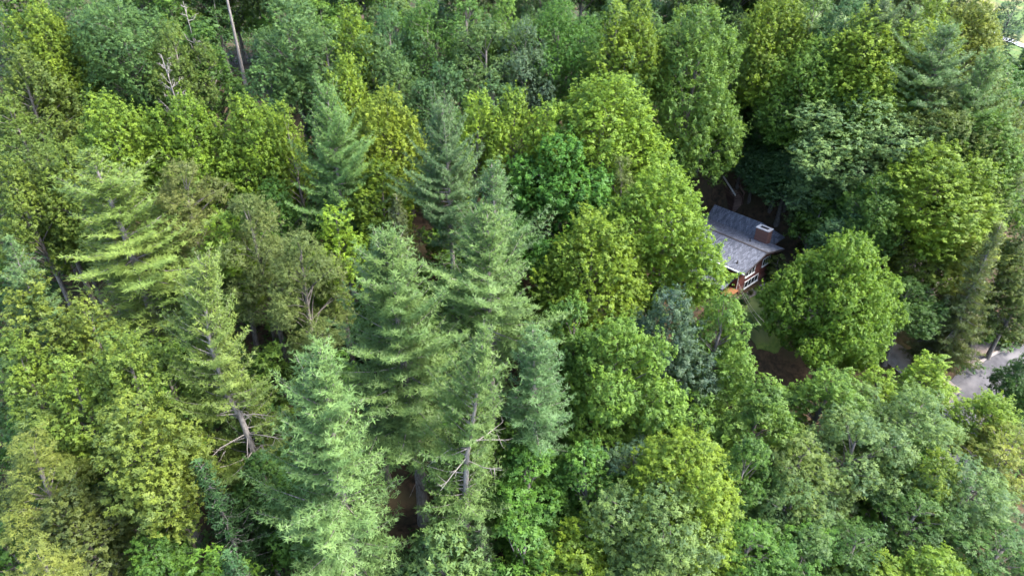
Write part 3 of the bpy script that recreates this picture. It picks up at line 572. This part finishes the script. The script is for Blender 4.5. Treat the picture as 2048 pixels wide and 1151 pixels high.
# ------------------------------------------------------------------ the trees one by one: kind, pixel of the top, crown width in pixels, height (None: usual), colour, label
CATALOGUE = [
 # far left, upper rows
 ('O', 130, -12, 110, None, 'dark', 'dark green tree at the top edge behind the big blue-green oak'),
 ('T', 78, 12, 125, None, 'yel', 'yellow-olive tree in the top corner, nearest the blue-green oak'),
 ('O', 8, 26, 80, None, 'teal', 'dark grey-green tree cut by the side edge near the top corner'),
 ('T', 18, 98, 115, None, 'olive', 'olive tree at the left edge below the yellow-olive corner tree'),
 ('O', 218, 2, 195, 23, 'oak', 'big blue-green oak with rounded clumps near the top left corner'),
 ('O', 338, 45, 100, None, 'olive', 'olive-brown tree between the blue-green oak and the leaning bare trunk'),
 ('M', 400, 50, 112, None, 'grn', 'fresh green tree just left of the tall bare trunk'),
 ('O', 566, -4, 140, 23, 'oak', 'tall blue-green oak just right of the tall bare trunk'),
 ('O', 528, 112, 85, 19, 'oak', 'small grey-green oak under the tall blue-green oak by the bare trunk'),
 ('O', 650, 58, 135, None, 'oak', 'grey-green oak left of the narrow yellow tree at the top'),
 ('T', 706, 16, 95, None, 'lime', 'narrow bright yellow tree at the top edge, left of centre'),
 ('O', 735, 72, 110, None, 'oak', 'rounded grey-green oak below the narrow bright yellow tree'),
 ('T', 690, 113, 95, None, 'yel', 'small yellow tree with pointed tip among grey-green oaks'),
 ('T', 208, 190, 165, None, 'yel', 'bright yellow-green tree below the big blue-green oak'),
 ('T', 370, 190, 145, None, 'lime', 'yellow-olive tree right below the grey dead snag'),
 ('T', 488, 193, 145, None, 'lime', 'broad yellow-olive tree below the foot of the bare trunk'),
 ('T', 572, 205, 65, None, 'yel', 'small crooked yellow tree left of the pale upper pine'),
 ('O', 12, 190, 95, None, 'olive', 'dull olive tree at the left edge, a third of the way down'),
 ('O', 62, 285, 130, None, 'olive', 'grey-olive tree left above the broad yellow-green pine'),
 ('T', 15, 310, 120, None, 'oly', 'yellow tree at the left edge beside the broad yellow-green pine'),
 ('T', 118, 288, 115, None, 'oly', 'yellow tree touching the tip of the broad yellow-green pine'),
 ('L', 187, 303, 262, 29, 'pyel', 'broad yellow-green pine with layered boughs at the left'),
 ('V', 352, 328, 150, None, 'scr', 'olive scrub pine right of the broad yellow-green pine'),
 ('P', 645, 172, 145, None, 'pine', 'pale slender pine left of the bright yellow trees'),
 ('O', 548, 360, 115, 19, 'grn', 'bluish green tree below the small crooked yellow tree'),
 ('V', 500, 388, 135, None, 'scr', 'dull olive scrub pine behind the brownish scrub pine'),
 ('T', 445, 424, 100, 22, 'lime', 'slim yellow-green tree behind the leaning pine'),
 ('V', 584, 463, 140, None, 'scr', 'brownish olive scrub pine with bare trunk left of the big middle pine'),
 ('T', 657, 408, 105, 22, 'lime', 'bright yellow-green tree left above the big middle pine'),
 ('P', 8, 478, 110, 27, 'pgry', 'pale pine at the left edge beside the broad yellow-green pine'),
 ('T', 46, 546, 125, None, 'oly', 'golden yellow tree at the left edge halfway down'),
 ('T', 150, 590, 95, 23, 'oly', 'slim yellow tree below the broad yellow-green pine'),
 ('T', 22, 660, 100, 22, 'oly', 'yellow tree at the left edge below the golden one'),
 ('T', 237, 648, 165, 24, 'oly', 'yellow-green tree left of the leaning pine'),
 ('T', 110, 708, 110, 22, 'oly', 'lower slim yellow tree near the left edge'),
 ('T', 258, 775, 195, 22, 'oly', 'large yellow-olive tree filling the lower left'),
 ('T', 70, 800, 120, 19, 'olive', 'shaded olive tree above the golden needled tree'),
 ('V', 48, 868, 135, 20, 'sgold', 'golden needled tree at the lower left edge'),
 ('V', 52, 1082, 140, 18, 'sgold', 'golden needled tree in the bottom left corner'),
 ('T', 135, 975, 165, 16, 'dol', 'dark olive tree above the bottom left corner'),
 ('H', 404, 910, 150, 19, 'spr', 'dark green conifer in front of the leaning pine'),
 ('M', 305, 1055, 130, 13, 'grn', 'dark green tree at the bottom edge below the large yellow-olive tree'),
 ('M', 520, 895, 125, 14, 'dark', 'dark leafy tree in the gap right of the leaning pine trunk'),
 ('H', 462, 1092, 150, 15, 'spr', 'dark conifer at the bottom edge left of the blue-white pine'),
 ('N', 632, 690, 225, 28, 'pblu', 'blue-white front pine nearest the bottom, left of centre'),
 ('L', 788, 463, 240, 31, 'pine', 'big middle pine with a tall bare lower trunk'),
 ('H', 794, 385, 135, 22, 'hem', 'grey-olive conifer behind the big middle pine'),
 ('P', 886, 208, 140, None, 'pgry', 'slim grey-green pine rising above the centre'),
 ('P', 985, 322, 140, 28, 'pgry', 'grey-green pine beside the emerald maple'),
 ('P', 976, 412, 225, None, 'pine', 'full green pine in the very centre'),
 ('P', 1066, 648, 125, 25, 'pgry', 'smaller grey-green pine right of the leaning bottom pine'),
 # upper centre
 ('O', 776, 18, 100, None, 'teal', 'dark teal oak at the top edge right of the narrow yellow tree'),
 ('O', 850, 4, 100, None, 'grn', 'medium green oak at the top edge with drooping clumps'),
 ('O', 936, -6, 95, None, 'grn', 'green oak at the top edge left of the centre line'),
 ('O', 1010, -6, 100, None, 'lgrn', 'yellow-olive oak at the top edge on the centre line'),
 ('O', 965, 48, 130, None, 'oak', 'grey-green rounded oak below the top edge at the centre'),
 ('O', 1056, 46, 105, None, 'blue', 'grey-blue oak right of the grey-green rounded oak'),
 ('O', 1125, 4, 150, None, 'grn', 'broad green oak at the top edge right of centre'),
 ('T', 1226, 8, 85, None, 'lime', 'slim yellow tree at the top edge right of the broad green oak'),
 ('T', 1290, 0, 95, None, 'lime', 'yellow-green tree at the top edge left of the tallest green tree'),
 ('O', 1264, 110, 85, 20, 'oak', 'small blue-green oak behind the widest yellow tree'),
 ('O', 890, 130, 105, 20, 'teal', 'dark blue-green oak left of centre under the grey-green rounded oak'),
 ('O', 796, 120, 115, 20, 'oak', 'blue-green oak behind the bright yellow tree of the upper centre'),
 ('O', 990, 163, 95, 19, 'teal', 'low blue-green oak behind the yellow trees of the centre'),
 ('T', 772, 178, 150, None, 'yel', 'bright yellow tree between the pale slender pine and the slim grey pine'),
 ('T', 746, 318, 130, 21, 'lime', 'bright green tree below the bright yellow tree of the upper centre'),
 ('T', 946, 188, 120, None, 'yel', 'yellow tree right of the slim grey-green pine'),
 ('T', 1031, 183, 100, None, 'yel', 'second yellow tree right of the slim grey-green pine'),
 ('T', 1096, 207, 85, None, 'yel', 'narrow yellow tree against the widest yellow tree'),
 ('T', 1208, 156, 215, 25, 'yel', 'widest bright yellow tree above the emerald maple'),
 ('M', 1135, 268, 215, 22, 'emer', 'round emerald green maple right of centre'),
 ('V', 1246, 314, 70, 21, 'scr', 'small brown-olive pine between the emerald maple and the house tree'),
 ('T', 1192, 424, 195, 23, 'lime', 'rounded yellow-green tree below the emerald maple'),
 ('T', 1342, 326, 200, 24, 'lime', 'tall yellow-green tree leaning over the house roof'),
 ('M', 1228, 626, 222, 21, 'lgrn', 'large bright green maple with yellow tips right of the centre pines'),
 ('M', 1150, 598, 125, 20, 'grn', 'medium green tree left above the large bright maple'),
 ('C', 1352, 572, 150, 21, 'blue', 'dark blue-green column tree below the house tree'),
 ('C', 1450, 576, 130, 19, 'lgrn', 'pale green column tree in front of the porch'),
 ('X', 1716, 464, 280, 18.5, 'xmap', 'great spreading maple with yellow top right of the house'),
 ('M', 1525, 757, 155, 17, 'lgrn', 'bright green tree in front of the bare brown bank'),
 ('M', 1490, 872, 120, 17, 'grn', 'emerald tree below the bright tree by the brown bank'),
 ('T', 1660, 728, 150, 16, 'lgrn', 'light green tree below the great spreading maple'),
 ('T', 1770, 740, 92, 14, 'lime', 'light green tree in front of the concrete driveway'),
 ('T', 1872, 704, 90, 14, 'lime', 'bright yellow-green tree beside the road bend'),
 ('O', 1718, 820, 165, 16, 'grey', 'pale grey-green tree below the light green driveway tree'),
 ('O', 1836, 774, 165, 16, 'grey', 'grey-green rounded tree left of the road'),
 ('T', 1992, 778, 118, 13, 'lime', 'yellow-olive tree right of the road bend'),
 ('M', 2062, 700, 75, 11, 'dark', 'dark tree at the right edge above the yellow-olive road tree'),
 ('O', 1606, 852, 135, 16, 'olive', 'yellow-olive mound of a tree left of the pale grey-green one'),
 ('T', 1372, 848, 205, 18, 'lime', 'bright rosette-leaved tree below the large bright maple'),
 ('O', 1345, 970, 205, 16, 'grey', 'dull grey-green tree at the bottom edge right of centre'),
 ('T', 1448, 1045, 85, 14, 'lime', 'slim yellow tree at the bottom edge right of the dull grey-green tree'),
 ('M', 1190, 1038, 165, 12, 'lime', 'yellow-green young tree at the bottom edge, right of centre'),
 ('M', 1088, 1072, 120, 11, 'lgrn', 'yellow-green young tree at the bottom edge on the centre line'),
 ('M', 1045, 905, 165, 15, 'grn', 'green tree with bare twigs right of the leaning bottom pine'),
 ('M', 1185, 885, 150, 15, 'grn', 'green tree below the large bright maple at the bottom'),
 ('O', 1268, 880, 110, 14, 'blue', 'dark blue-green tree in the gap left of the rosette-leaved tree'),
 ('H', 965, 1040, 165, 13, 'pgry', 'soft grey-green conifer at the bottom centre'),
 ('H', 850, 1060, 130, 11, 'pine', 'low soft conifer at the bottom edge right of the leaf-strewn gap'),
 ('O', 1603, 950, 155, 14, 'oak', 'grey-green tree below the yellow-olive mound'),
 ('O', 1500, 1050, 140, 13, 'grn', 'dark green tree at the bottom right, next to the slim yellow tree'),
 ('O', 1620, 1055, 135, 12, 'grn', 'ivy-dark tree at the bottom edge below the grey-green one'),
 ('O', 1725, 1060, 120, 12, 'dark', 'dark leafy tree at the bottom edge left of the bright bottom pair'),
 ('T', 1900, 1100, 150, 11, 'lime', 'right one of two bright yellow-green trees at the bottom right'),
 ('T', 1785, 1118, 130, 10, 'lime', 'left one of two bright yellow-green trees at the bottom right'),
 ('O', 1962, 925, 165, 13, 'grey', 'grey-olive tree near the right edge in the lower corner'),
 ('M', 1900, 903, 100, 14, 'lime', 'small bright green tree right of the pale grey-green tree'),
 ('O', 2030, 850, 125, 13, 'gold', 'golden-olive tree at the right edge below the road'),
 ('O', 1840, 990, 140, 12, 'dark', 'dark green tree left of the grey-olive corner tree'),
 ('O', 2010, 1055, 150, 11, 'dark', 'dark tree in the bottom right corner'),
 # upper right
 ('C', 1408, 14, 185, 27, 'lgrn', 'tallest green tree at the upper right with bare boughs beneath'),
 ('T', 1576, -14, 135, None, 'lime', 'yellow-green tree at the top edge right of the tallest green tree'),
 ('O', 1640, -6, 95, None, 'oak', 'grey-green tree at the top edge right of the yellow-green one'),
 ('O', 1702, -2, 115, None, 'teal', 'dark green tree at the top edge behind the upper yellow pair'),
 ('T', 1740, 22, 180, None, 'yel', 'upper of two broad yellow trees in the upper right'),
 ('T', 1760, 112, 170, 22, 'yel', 'lower of two broad yellow trees in the upper right'),
 ('O', 1648, 82, 180, None, 'lgrn', 'bluish green tree left of the two broad yellow trees'),
 ('O', 1748, 178, 260, 20, 'mint', 'wide mint-green tree behind the twiggy grey tree'),
 ('B', 1672, 285, 150, 14, 'mint', 'twiggy grey-green tree right of the house roof'),
 ('O', 1590, 288, 145, 11, 'teal', 'dark teal tree behind the house chimney'),
 ('P', 1900, 54, 155, 25, 'pgry', 'large feathery pine in the upper right'),
 ('P', 1772, 6, 110, 25, 'pgry', 'bluish pine at the top edge, left of two'),
 ('P', 1842, 16, 100, 25, 'pblu', 'bluish pine at the top edge, right of two'),
 ('T', 1852, 42, 80, 22, 'yel', 'small yellow tree between the feathery pine and the bluish pines'),
 ('T', 1882, -8, 90, 22, 'lime', 'yellow-olive tree at the top edge above the feathery pine'),
 ('P', 1986, 102, 125, 24, 'pblu', 'feathery pine near the far driveway'),
 ('T', 1972, 2, 125, 20, 'gold', 'brownish yellow tree left of the far lawn'),
 ('O', 2032, -6, 70, 18, 'blue', 'dark blue tree in the top right corner'),
 ('O', 1882, 174, 185, 20, 'olive', 'olive tree below the large feathery pine'),
 ('B', 1998, 160, 140, 20, 'olive', 'hazy olive tree below the feathery pine by the far driveway'),
 ('T', 1990, 226, 165, 20, 'lgrn', 'fresh green tree near the right edge in the upper right'),
 ('O', 2042, 236, 100, 19, 'olive', 'olive tree cut by the right edge in the upper right'),
 ('T', 1872, 288, 210, 19, 'lime', 'yellow-olive tree above the drab olive tree'),
 ('M', 1958, 332, 140, 16, 'olive', 'drab olive tree above the golden tree'),
 ('O', 1772, 352, 110, 16, 'grn', 'small green tree below the wide mint-green tree'),
 ('M', 1925, 407, 170, 15, 'gold', 'golden-tinged tree over the gravel track'),
 ('H', 2000, 446, 125, 19, 'hem', 'tall grey-olive drooping conifer by the gravel track'),
 ('O', 1830, 552, 115, 11, 'dark', 'dark green tree between the great maple and the gravel track'),
 ('H', 1902, 588, 84, 10, 'hem', 'thin grey-olive conifer leaning over the pale track'),
 ('O', 1722, 415, 105, 12, 'teal', 'dark teal tree behind the top of the great maple'),
 ('M', 2045, 450, 100, 15, 'dol', 'dark olive tree at the right edge beside the drooping conifer'),
 ('M', 2045, 560, 90, 10, 'dol', 'low olive tree at the right edge above the road'),
]
for row in CATALOGUE:
    kind, px, py, w, H, col, label = row[:7]
    cat(kind, px, py, w, H, col, label, *(row[7:8]))
# small trees on the bank behind the house: pixel of the foot, width and height in metres
for px, py, w, H, k, col, label in (
    (1498, 402, 4.5, 8.5, 'U', 'dark', 'small dark tree on the bank just behind the chimney'),
    (1540, 420, 5.0, 8.0, 'U', 'teal', 'small teal tree on the bank at the corner of the rear roof'),
    (1475, 372, 5.0, 9.0, 'U', 'dark', 'small dark tree on the bank right of the timber steps'),
    (1520, 378, 5.5, 9.5, 'U', 'grn', 'small green tree high on the bank behind the chimney'),
    (1432, 350, 5.5, 9.0, 'U', 'dark', 'small dark tree on the bank above the timber steps'),
    (1392, 345, 5.5, 9.0, 'U', 'dark', 'small dark tree on the bank behind the tall house tree'),
    (1565, 400, 5.5, 9.0, 'U', 'dark', 'small dark tree on the bank right behind the rear roof'),
    (1465, 330, 6.0, 10., 'U', 'dark', 'upper small dark tree on the bank above the timber steps'),
    (1445, 335, 7.0, 13., 'H', 'dark', 'dim drooping conifer straight above the timber steps'),
    (1495, 350, 7.0, 12., 'H', 'spr', 'dim drooping conifer on the bank behind the rear roof'),
    (1398, 322, 7.5, 13., 'H', 'spr', 'dim drooping conifer on the bank left of the timber steps'),
    (1475, 290, 7.5, 14., 'H', 'dark', 'dim drooping conifer high on the bank behind the house'),
    (1540, 345, 7.5, 12., 'H', 'dark', 'dim drooping conifer beside the dark teal tree'),
    (1425, 275, 7.5, 14., 'H', 'dark', 'dim drooping conifer under the tallest green tree')):
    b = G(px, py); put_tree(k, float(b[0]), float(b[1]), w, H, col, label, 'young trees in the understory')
# shrubs: pixel of the top, width in pixels, height, colour, label
for px, py, w, H, col, label in (
    (2012, 668, 30, 1.7, 'yel', 'small round clipped yellow-green shrub at the end of the gravel track'),
    (1988, 632, 62, 3.0, 'grn', 'green bush behind the round clipped shrub'),
    (2038, 628, 76, 4.0, 'dol', 'olive bush at the right edge above the road'),
    (1948, 560, 90, 4.5, 'dol', 'olive bush under the drooping conifer'),
    (1563, 512, 58, 3.4, 'dol', 'greyish green bush against the right end of the house gable'),
    (1539, 548, 16, 1.3, 'dark', 'dark rounded shrub at the corner of the gable'),
    (1517, 570, 13, 0.8, 'dol', 'right one of two small shrubs in the bed below the lower window'),
    (1503, 577, 13, 0.8, 'dol', 'left one of two small shrubs in the bed below the lower window'),
    (1489, 588, 22, 1.2, 'dark', 'dark green shrub beside the orange porch platform'),
    (1545, 590, 40, 1.2, 'grn', 'low green shrub on the lawn beside the great maple')):
    p, t = hit(px, py, H); o = put_tree('U', float(p[0]), float(p[1]), w * t / FPX, H, col, label, 'shrubs'); o.name = 'shrub'; o['category'] = 'shrub'
    for c in o.children: c.scale.z = H / 7.0; c.location.z = -4.0 * H / 7.0
# tall pine whose bare trunk shows at the top left
def hero_pine(seed, px, py, w, H, col, label, **kw):
    p, t = hit(px, py, H); x, y = float(p[0]), float(p[1]); R = w * t / FPX / 2 * 1.3; b0 = kw.get('bend') or [(0, 0), (1, 0)]; x -= b0[-1][1]
    V, tn, mb, dl = pine(seed, R, H, **kw); o = link('pine_tree', None, None, (x, y, float(ground(x, y)))); tag(o, label, 'tree', GROUP['P'])
    c = link('crown', leaf_mesh('hero_crown', V, tn, M_NEEDLE), o); c.color = (*PAL[col], 1); mb.build('trunk', M_PBARK, o, smooth=True)
    for d in dl: d.build('dead_limb', M_DEAD, o, smooth=True)
    TREES.append((x, y, R, label, 'P'))
hero_pine(61, 415, 522, 225, 30, 'pyel', 'leaning pine with bare dead limbs on its crooked trunk', cb=0.30, bare=(0.40, 0.55), open_front=True, bend=[(0, 0), (0.35, 0.0), (0.52, -0.3), (0.6, -0.9), (0.8, -0.9), (1, 0.5)])
hero_pine(62, 962, 666, 205, 28, 'pine', 'leaning green pine with whitish trunk at the bottom centre', cb=0.22, bare=(0.58, 0.66), open_front=True, bend=[(0, 0), (0.4, 0.2), (0.6, 0.5), (0.75, 1.1), (1, 1.7)])
b = G(494, 182); put_tree('Q', float(b[0]), float(b[1]), 8.0, 34, 'pine', 'tall pine with long bare trunk reaching the top edge, upper left', GROUP['P'])
for c in list(scene.objects)[-2:]:
    if c.name.startswith('trunk'): c.scale.x *= 0.62; c.scale.y *= 0.62
# dead trees
def put_dead(seed, px, py, H, spread, label):
    p, t = hit(px, py, H); mb, br = dead(seed, H, spread)
    o = link('dead_tree', None, None, (float(p[0]), float(p[1]), float(ground(p[0], p[1])))); tag(o, label, 'dead tree', 'grey dead trees')
    mb.build('trunk', M_DEAD, o, smooth=True)
    for b_ in br: b_.build('branch', M_DEAD, o, smooth=True)
    TREES.append((float(p[0]), float(p[1]), 1.0, label, 'D'))
put_dead(31, 320, 108, 21, 3.6, 'grey dead snag with bare branches right of the big blue-green oak')
put_dead(32, 370, 4, 23, 3.2, 'leafless dead tree top near the top edge, left of the bare trunk')

# ------------------------------------------------------------------ shaded young trees in the gaps, and trees that close the wood behind the top row
FILL_KEEP = {0, 2, 3, 4, 5, 7, 8, 9, 10, 12, 13, 14, 17, 18, 20, 21, 22, 23, 24, 25, 26, 27, 28, 30, 31, 32, 33, 34, 35, 38, 39, 40, 42, 43, 46, 47, 50, 51, 52, 53, 56, 59, 60, 61, 65, 66, 67, 68, 69, 74, 76, 77, 78, 79, 80, 81, 82, 84, 85, 86, 87, 90, 92, 93, 95, 96, 100, 106, 107, 110, 115, 123, 132, 133, 135, 136, 137, 138, 139, 143, 148, 150, 159, 161, 168, 173, 182, 192, 193, 210, 211, 215, 216, 227, 228, 235, 236, 237, 239, 241, 245, 246, 247, 248, 250, 256, 258, 263, 264, 265, 266, 268, 270, 271, 276, 278, 280, 281, 290, 293, 295, 296, 297, 300, 302, 304, 308, 309, 311, 312, 328, 332, 339, 341, 343, 1003, 1005, 1006, 1007, 1008, 1009, 1011, 1012, 1013, 1015, 1016, 1017, 1018, 1019, 1030, 1036, 1039, 1042, 1067, 1069}
NOFILL = [np.array([G(*p)[:2] for p in q]) for q in (
    [(735, 960), (850, 960), (860, 1060), (770, 1110), (730, 1060)],
    [(1470, 560), (1620, 540), (1700, 640), (1900, 690), (1910, 760), (1780, 760), (1600, 830), (1560, 800), (1500, 680)],
    [(1415, 375), (1500, 400), (1600, 440), (1600, 540), (1480, 640), (1380, 560)],
    [(1850, 1010), (1880, 800), (2060, 680), (1960, 660), (1830, 430), (1740, 350), (1790, 340), (1900, 480), (2010, 650), (2100, 650), (2060, 760), (1960, 820), (1930, 1000)],
)]
def inside(p, poly):
    x, y = p; c = False; n = len(poly)
    for i in range(n):
        x1, y1 = poly[i]; x2, y2 = poly[i - 1]
        if (y1 > y) != (y2 > y) and x < (x2 - x1) * (y - y1) / (y2 - y1) + x1: c = not c
    return c
def project(p):
    q = np.asarray(p, float) - np.array([0, 0, CAM_Z]); dep = q[1] * CP - q[2] * SP
    return 1024 + FPX * q[0] / dep, 575.5 - FPX * (q[1] * SP + q[2] * CP) / dep
def allowed(x, y, m=0.0):
    return not any(inside((x, y), q) for q in NOFILL)
KEEP_CLEAR = [(1425, 430, 1575, 610), (1490, 590, 1545, 700), (1515, 690, 1592, 800), (1715, 670, 1855, 760), (1830, 470, 1880, 620), (1885, 645, 2030, 715), (1895, 700, 2048, 825), (765, 960, 840, 1075), (465, 0, 502, 176), (1415, 355, 1500, 430), (1985, 55, 2048, 110)]
CLEAR_Y = [float(G((a + c) / 2, d)[1]) for a, b, c, d in KEEP_CLEAR]
def clear_of(x, y, z, h, r):
    u, v = project((x, y, z + h)); u2, v2 = project((x, y, z + 0.3 * h)); d = math.hypot(x, math.hypot(y, CAM_Z - z)); w = r * FPX / d
    return not any(u + w > a and u - w < c and v2 > b and v < d_ and y < cy + 6 for (a, b, c, d_), cy in zip(KEEP_CLEAR, CLEAR_Y))
fr = np.random.default_rng(77); fills = []
for y in np.arange(30, 150, 5.2):
    for x in np.arange(-110, 125, 5.2):
        xx, yy = x + fr.uniform(-1.8, 1.8), y + fr.uniform(-1.8, 1.8); hgt = fr.uniform(8, 14); kc = fr.integers(0, 4)
        z = float(ground(xx, yy)); u, v = project((xx, yy, z + hgt)); u2, v2 = project((xx, yy, z))
        if u < -60 or u > 2110 or v > 1190 or v2 < -20 or not allowed(xx, yy): continue
        if not clear_of(xx, yy, z, hgt, hgt * 0.25): continue
        if min((xx - t[0]) ** 2 + (yy - t[1]) ** 2 for t in TREES) < 1.6 ** 2: continue
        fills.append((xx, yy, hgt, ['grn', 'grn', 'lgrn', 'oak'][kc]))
n_main = len(TREES); taken = set()
def fill_label(x, y, z, head):
    u, v = project((x, y, z)); ds = sorted(range(n_main), key=lambda j: (x - TREES[j][0]) ** 2 + (y - TREES[j][1]) ** 2)
    for j in ds[:90]:
        if len(TREES[j][3].split()) > 10 or TREES[j][4] == 'U': continue
        t = TREES[j]; du = (x - t[0]) / max(t[2], 1)
        rel = 'left of' if du < -0.7 else 'right of' if du > 0.7 else 'behind' if y > t[1] else 'in front of'
        lb = '%s %s the %s' % (head, rel, t[3])
        if lb not in taken and len(lb.split()) <= 16: taken.add(lb); return lb
    return head + ' deep in the shade of the wood'
for i, (x, y, h, c) in enumerate(fills):
    if FILL_KEEP is not None and i not in FILL_KEEP: continue
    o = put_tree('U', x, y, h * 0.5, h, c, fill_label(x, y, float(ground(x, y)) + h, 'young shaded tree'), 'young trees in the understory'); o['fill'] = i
for i, x in enumerate(np.r_[np.arange(-100, 62, 8.5), np.arange(-112, 70, 8.0), np.arange(-120, 78, 9.0), np.arange(66, 140, 9.0), np.arange(70, 170, 10.0)]):
    row = 0 if i < 20 else 1 if i < 43 else 2 if i < 65 else 3 if i < 74 else 4
    xx, yy = x + fr.uniform(-2, 2), (111, 123, 136, 128, 150)[row] + fr.uniform(-4, 4) + 0.05 * abs(x)
    if FILL_KEEP is not None and 1000 + i not in FILL_KEEP: continue
    if row >= 3 and not clear_of(xx, yy, float(ground(xx, yy)), 15, 5): continue
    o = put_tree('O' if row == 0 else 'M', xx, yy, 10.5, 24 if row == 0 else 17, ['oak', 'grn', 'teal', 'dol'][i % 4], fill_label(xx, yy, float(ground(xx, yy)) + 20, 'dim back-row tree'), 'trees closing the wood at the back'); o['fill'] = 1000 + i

# ------------------------------------------------------------------ undergrowth: low leaves over the forest floor
ur = np.random.default_rng(9); n = 6400
ux, uy = ur.uniform(-105, 115, n), ur.uniform(26, 185, n); ok = []
for i in range(n):
    z = float(ground(ux[i], uy[i])); u, v = project((ux[i], uy[i], z))
    if -40 < u < 2090 and -30 < v < 1250 and allowed(ux[i], uy[i]) : ok.append(i)
ux, uy = ux[ok], uy[ok]; uz = ground(ux, uy); sc = ur.uniform(0.7, 1.8, len(ux)); Ps = []; As = []; Ts = []
for i in range(len(ux)):
    m = int(9 * sc[i] ** 1.5) + 5; d = sph(ur, m); d[:, 2] = np.abs(d[:, 2])
    Ps.append(np.array([ux[i], uy[i], uz[i] + 0.3]) + d * sc[i] * np.array([1.2, 1.2, 1.0]) * ur.uniform(0.5, 1.0, (m, 1))); As.append(unit(d * 0.5 + UP * 0.8 + ur.normal(0, 0.3, d.shape))); Ts.append(np.full(m, ur.uniform(0.1, 0.8)))
V, tn = tufts(ur, np.vstack(Ps), np.vstack(As), 3, 0.42, 0.28, (-0.3, 0.5), tint=np.concatenate(Ts))
ug = link('undergrowth', leaf_mesh('undergrowth', V, tn, M_LEAF)); ug.color = (0.055, 0.105, 0.026, 1); tag(ug, 'dark green undergrowth covering the forest floor between the trunks', 'undergrowth', kind='stuff')
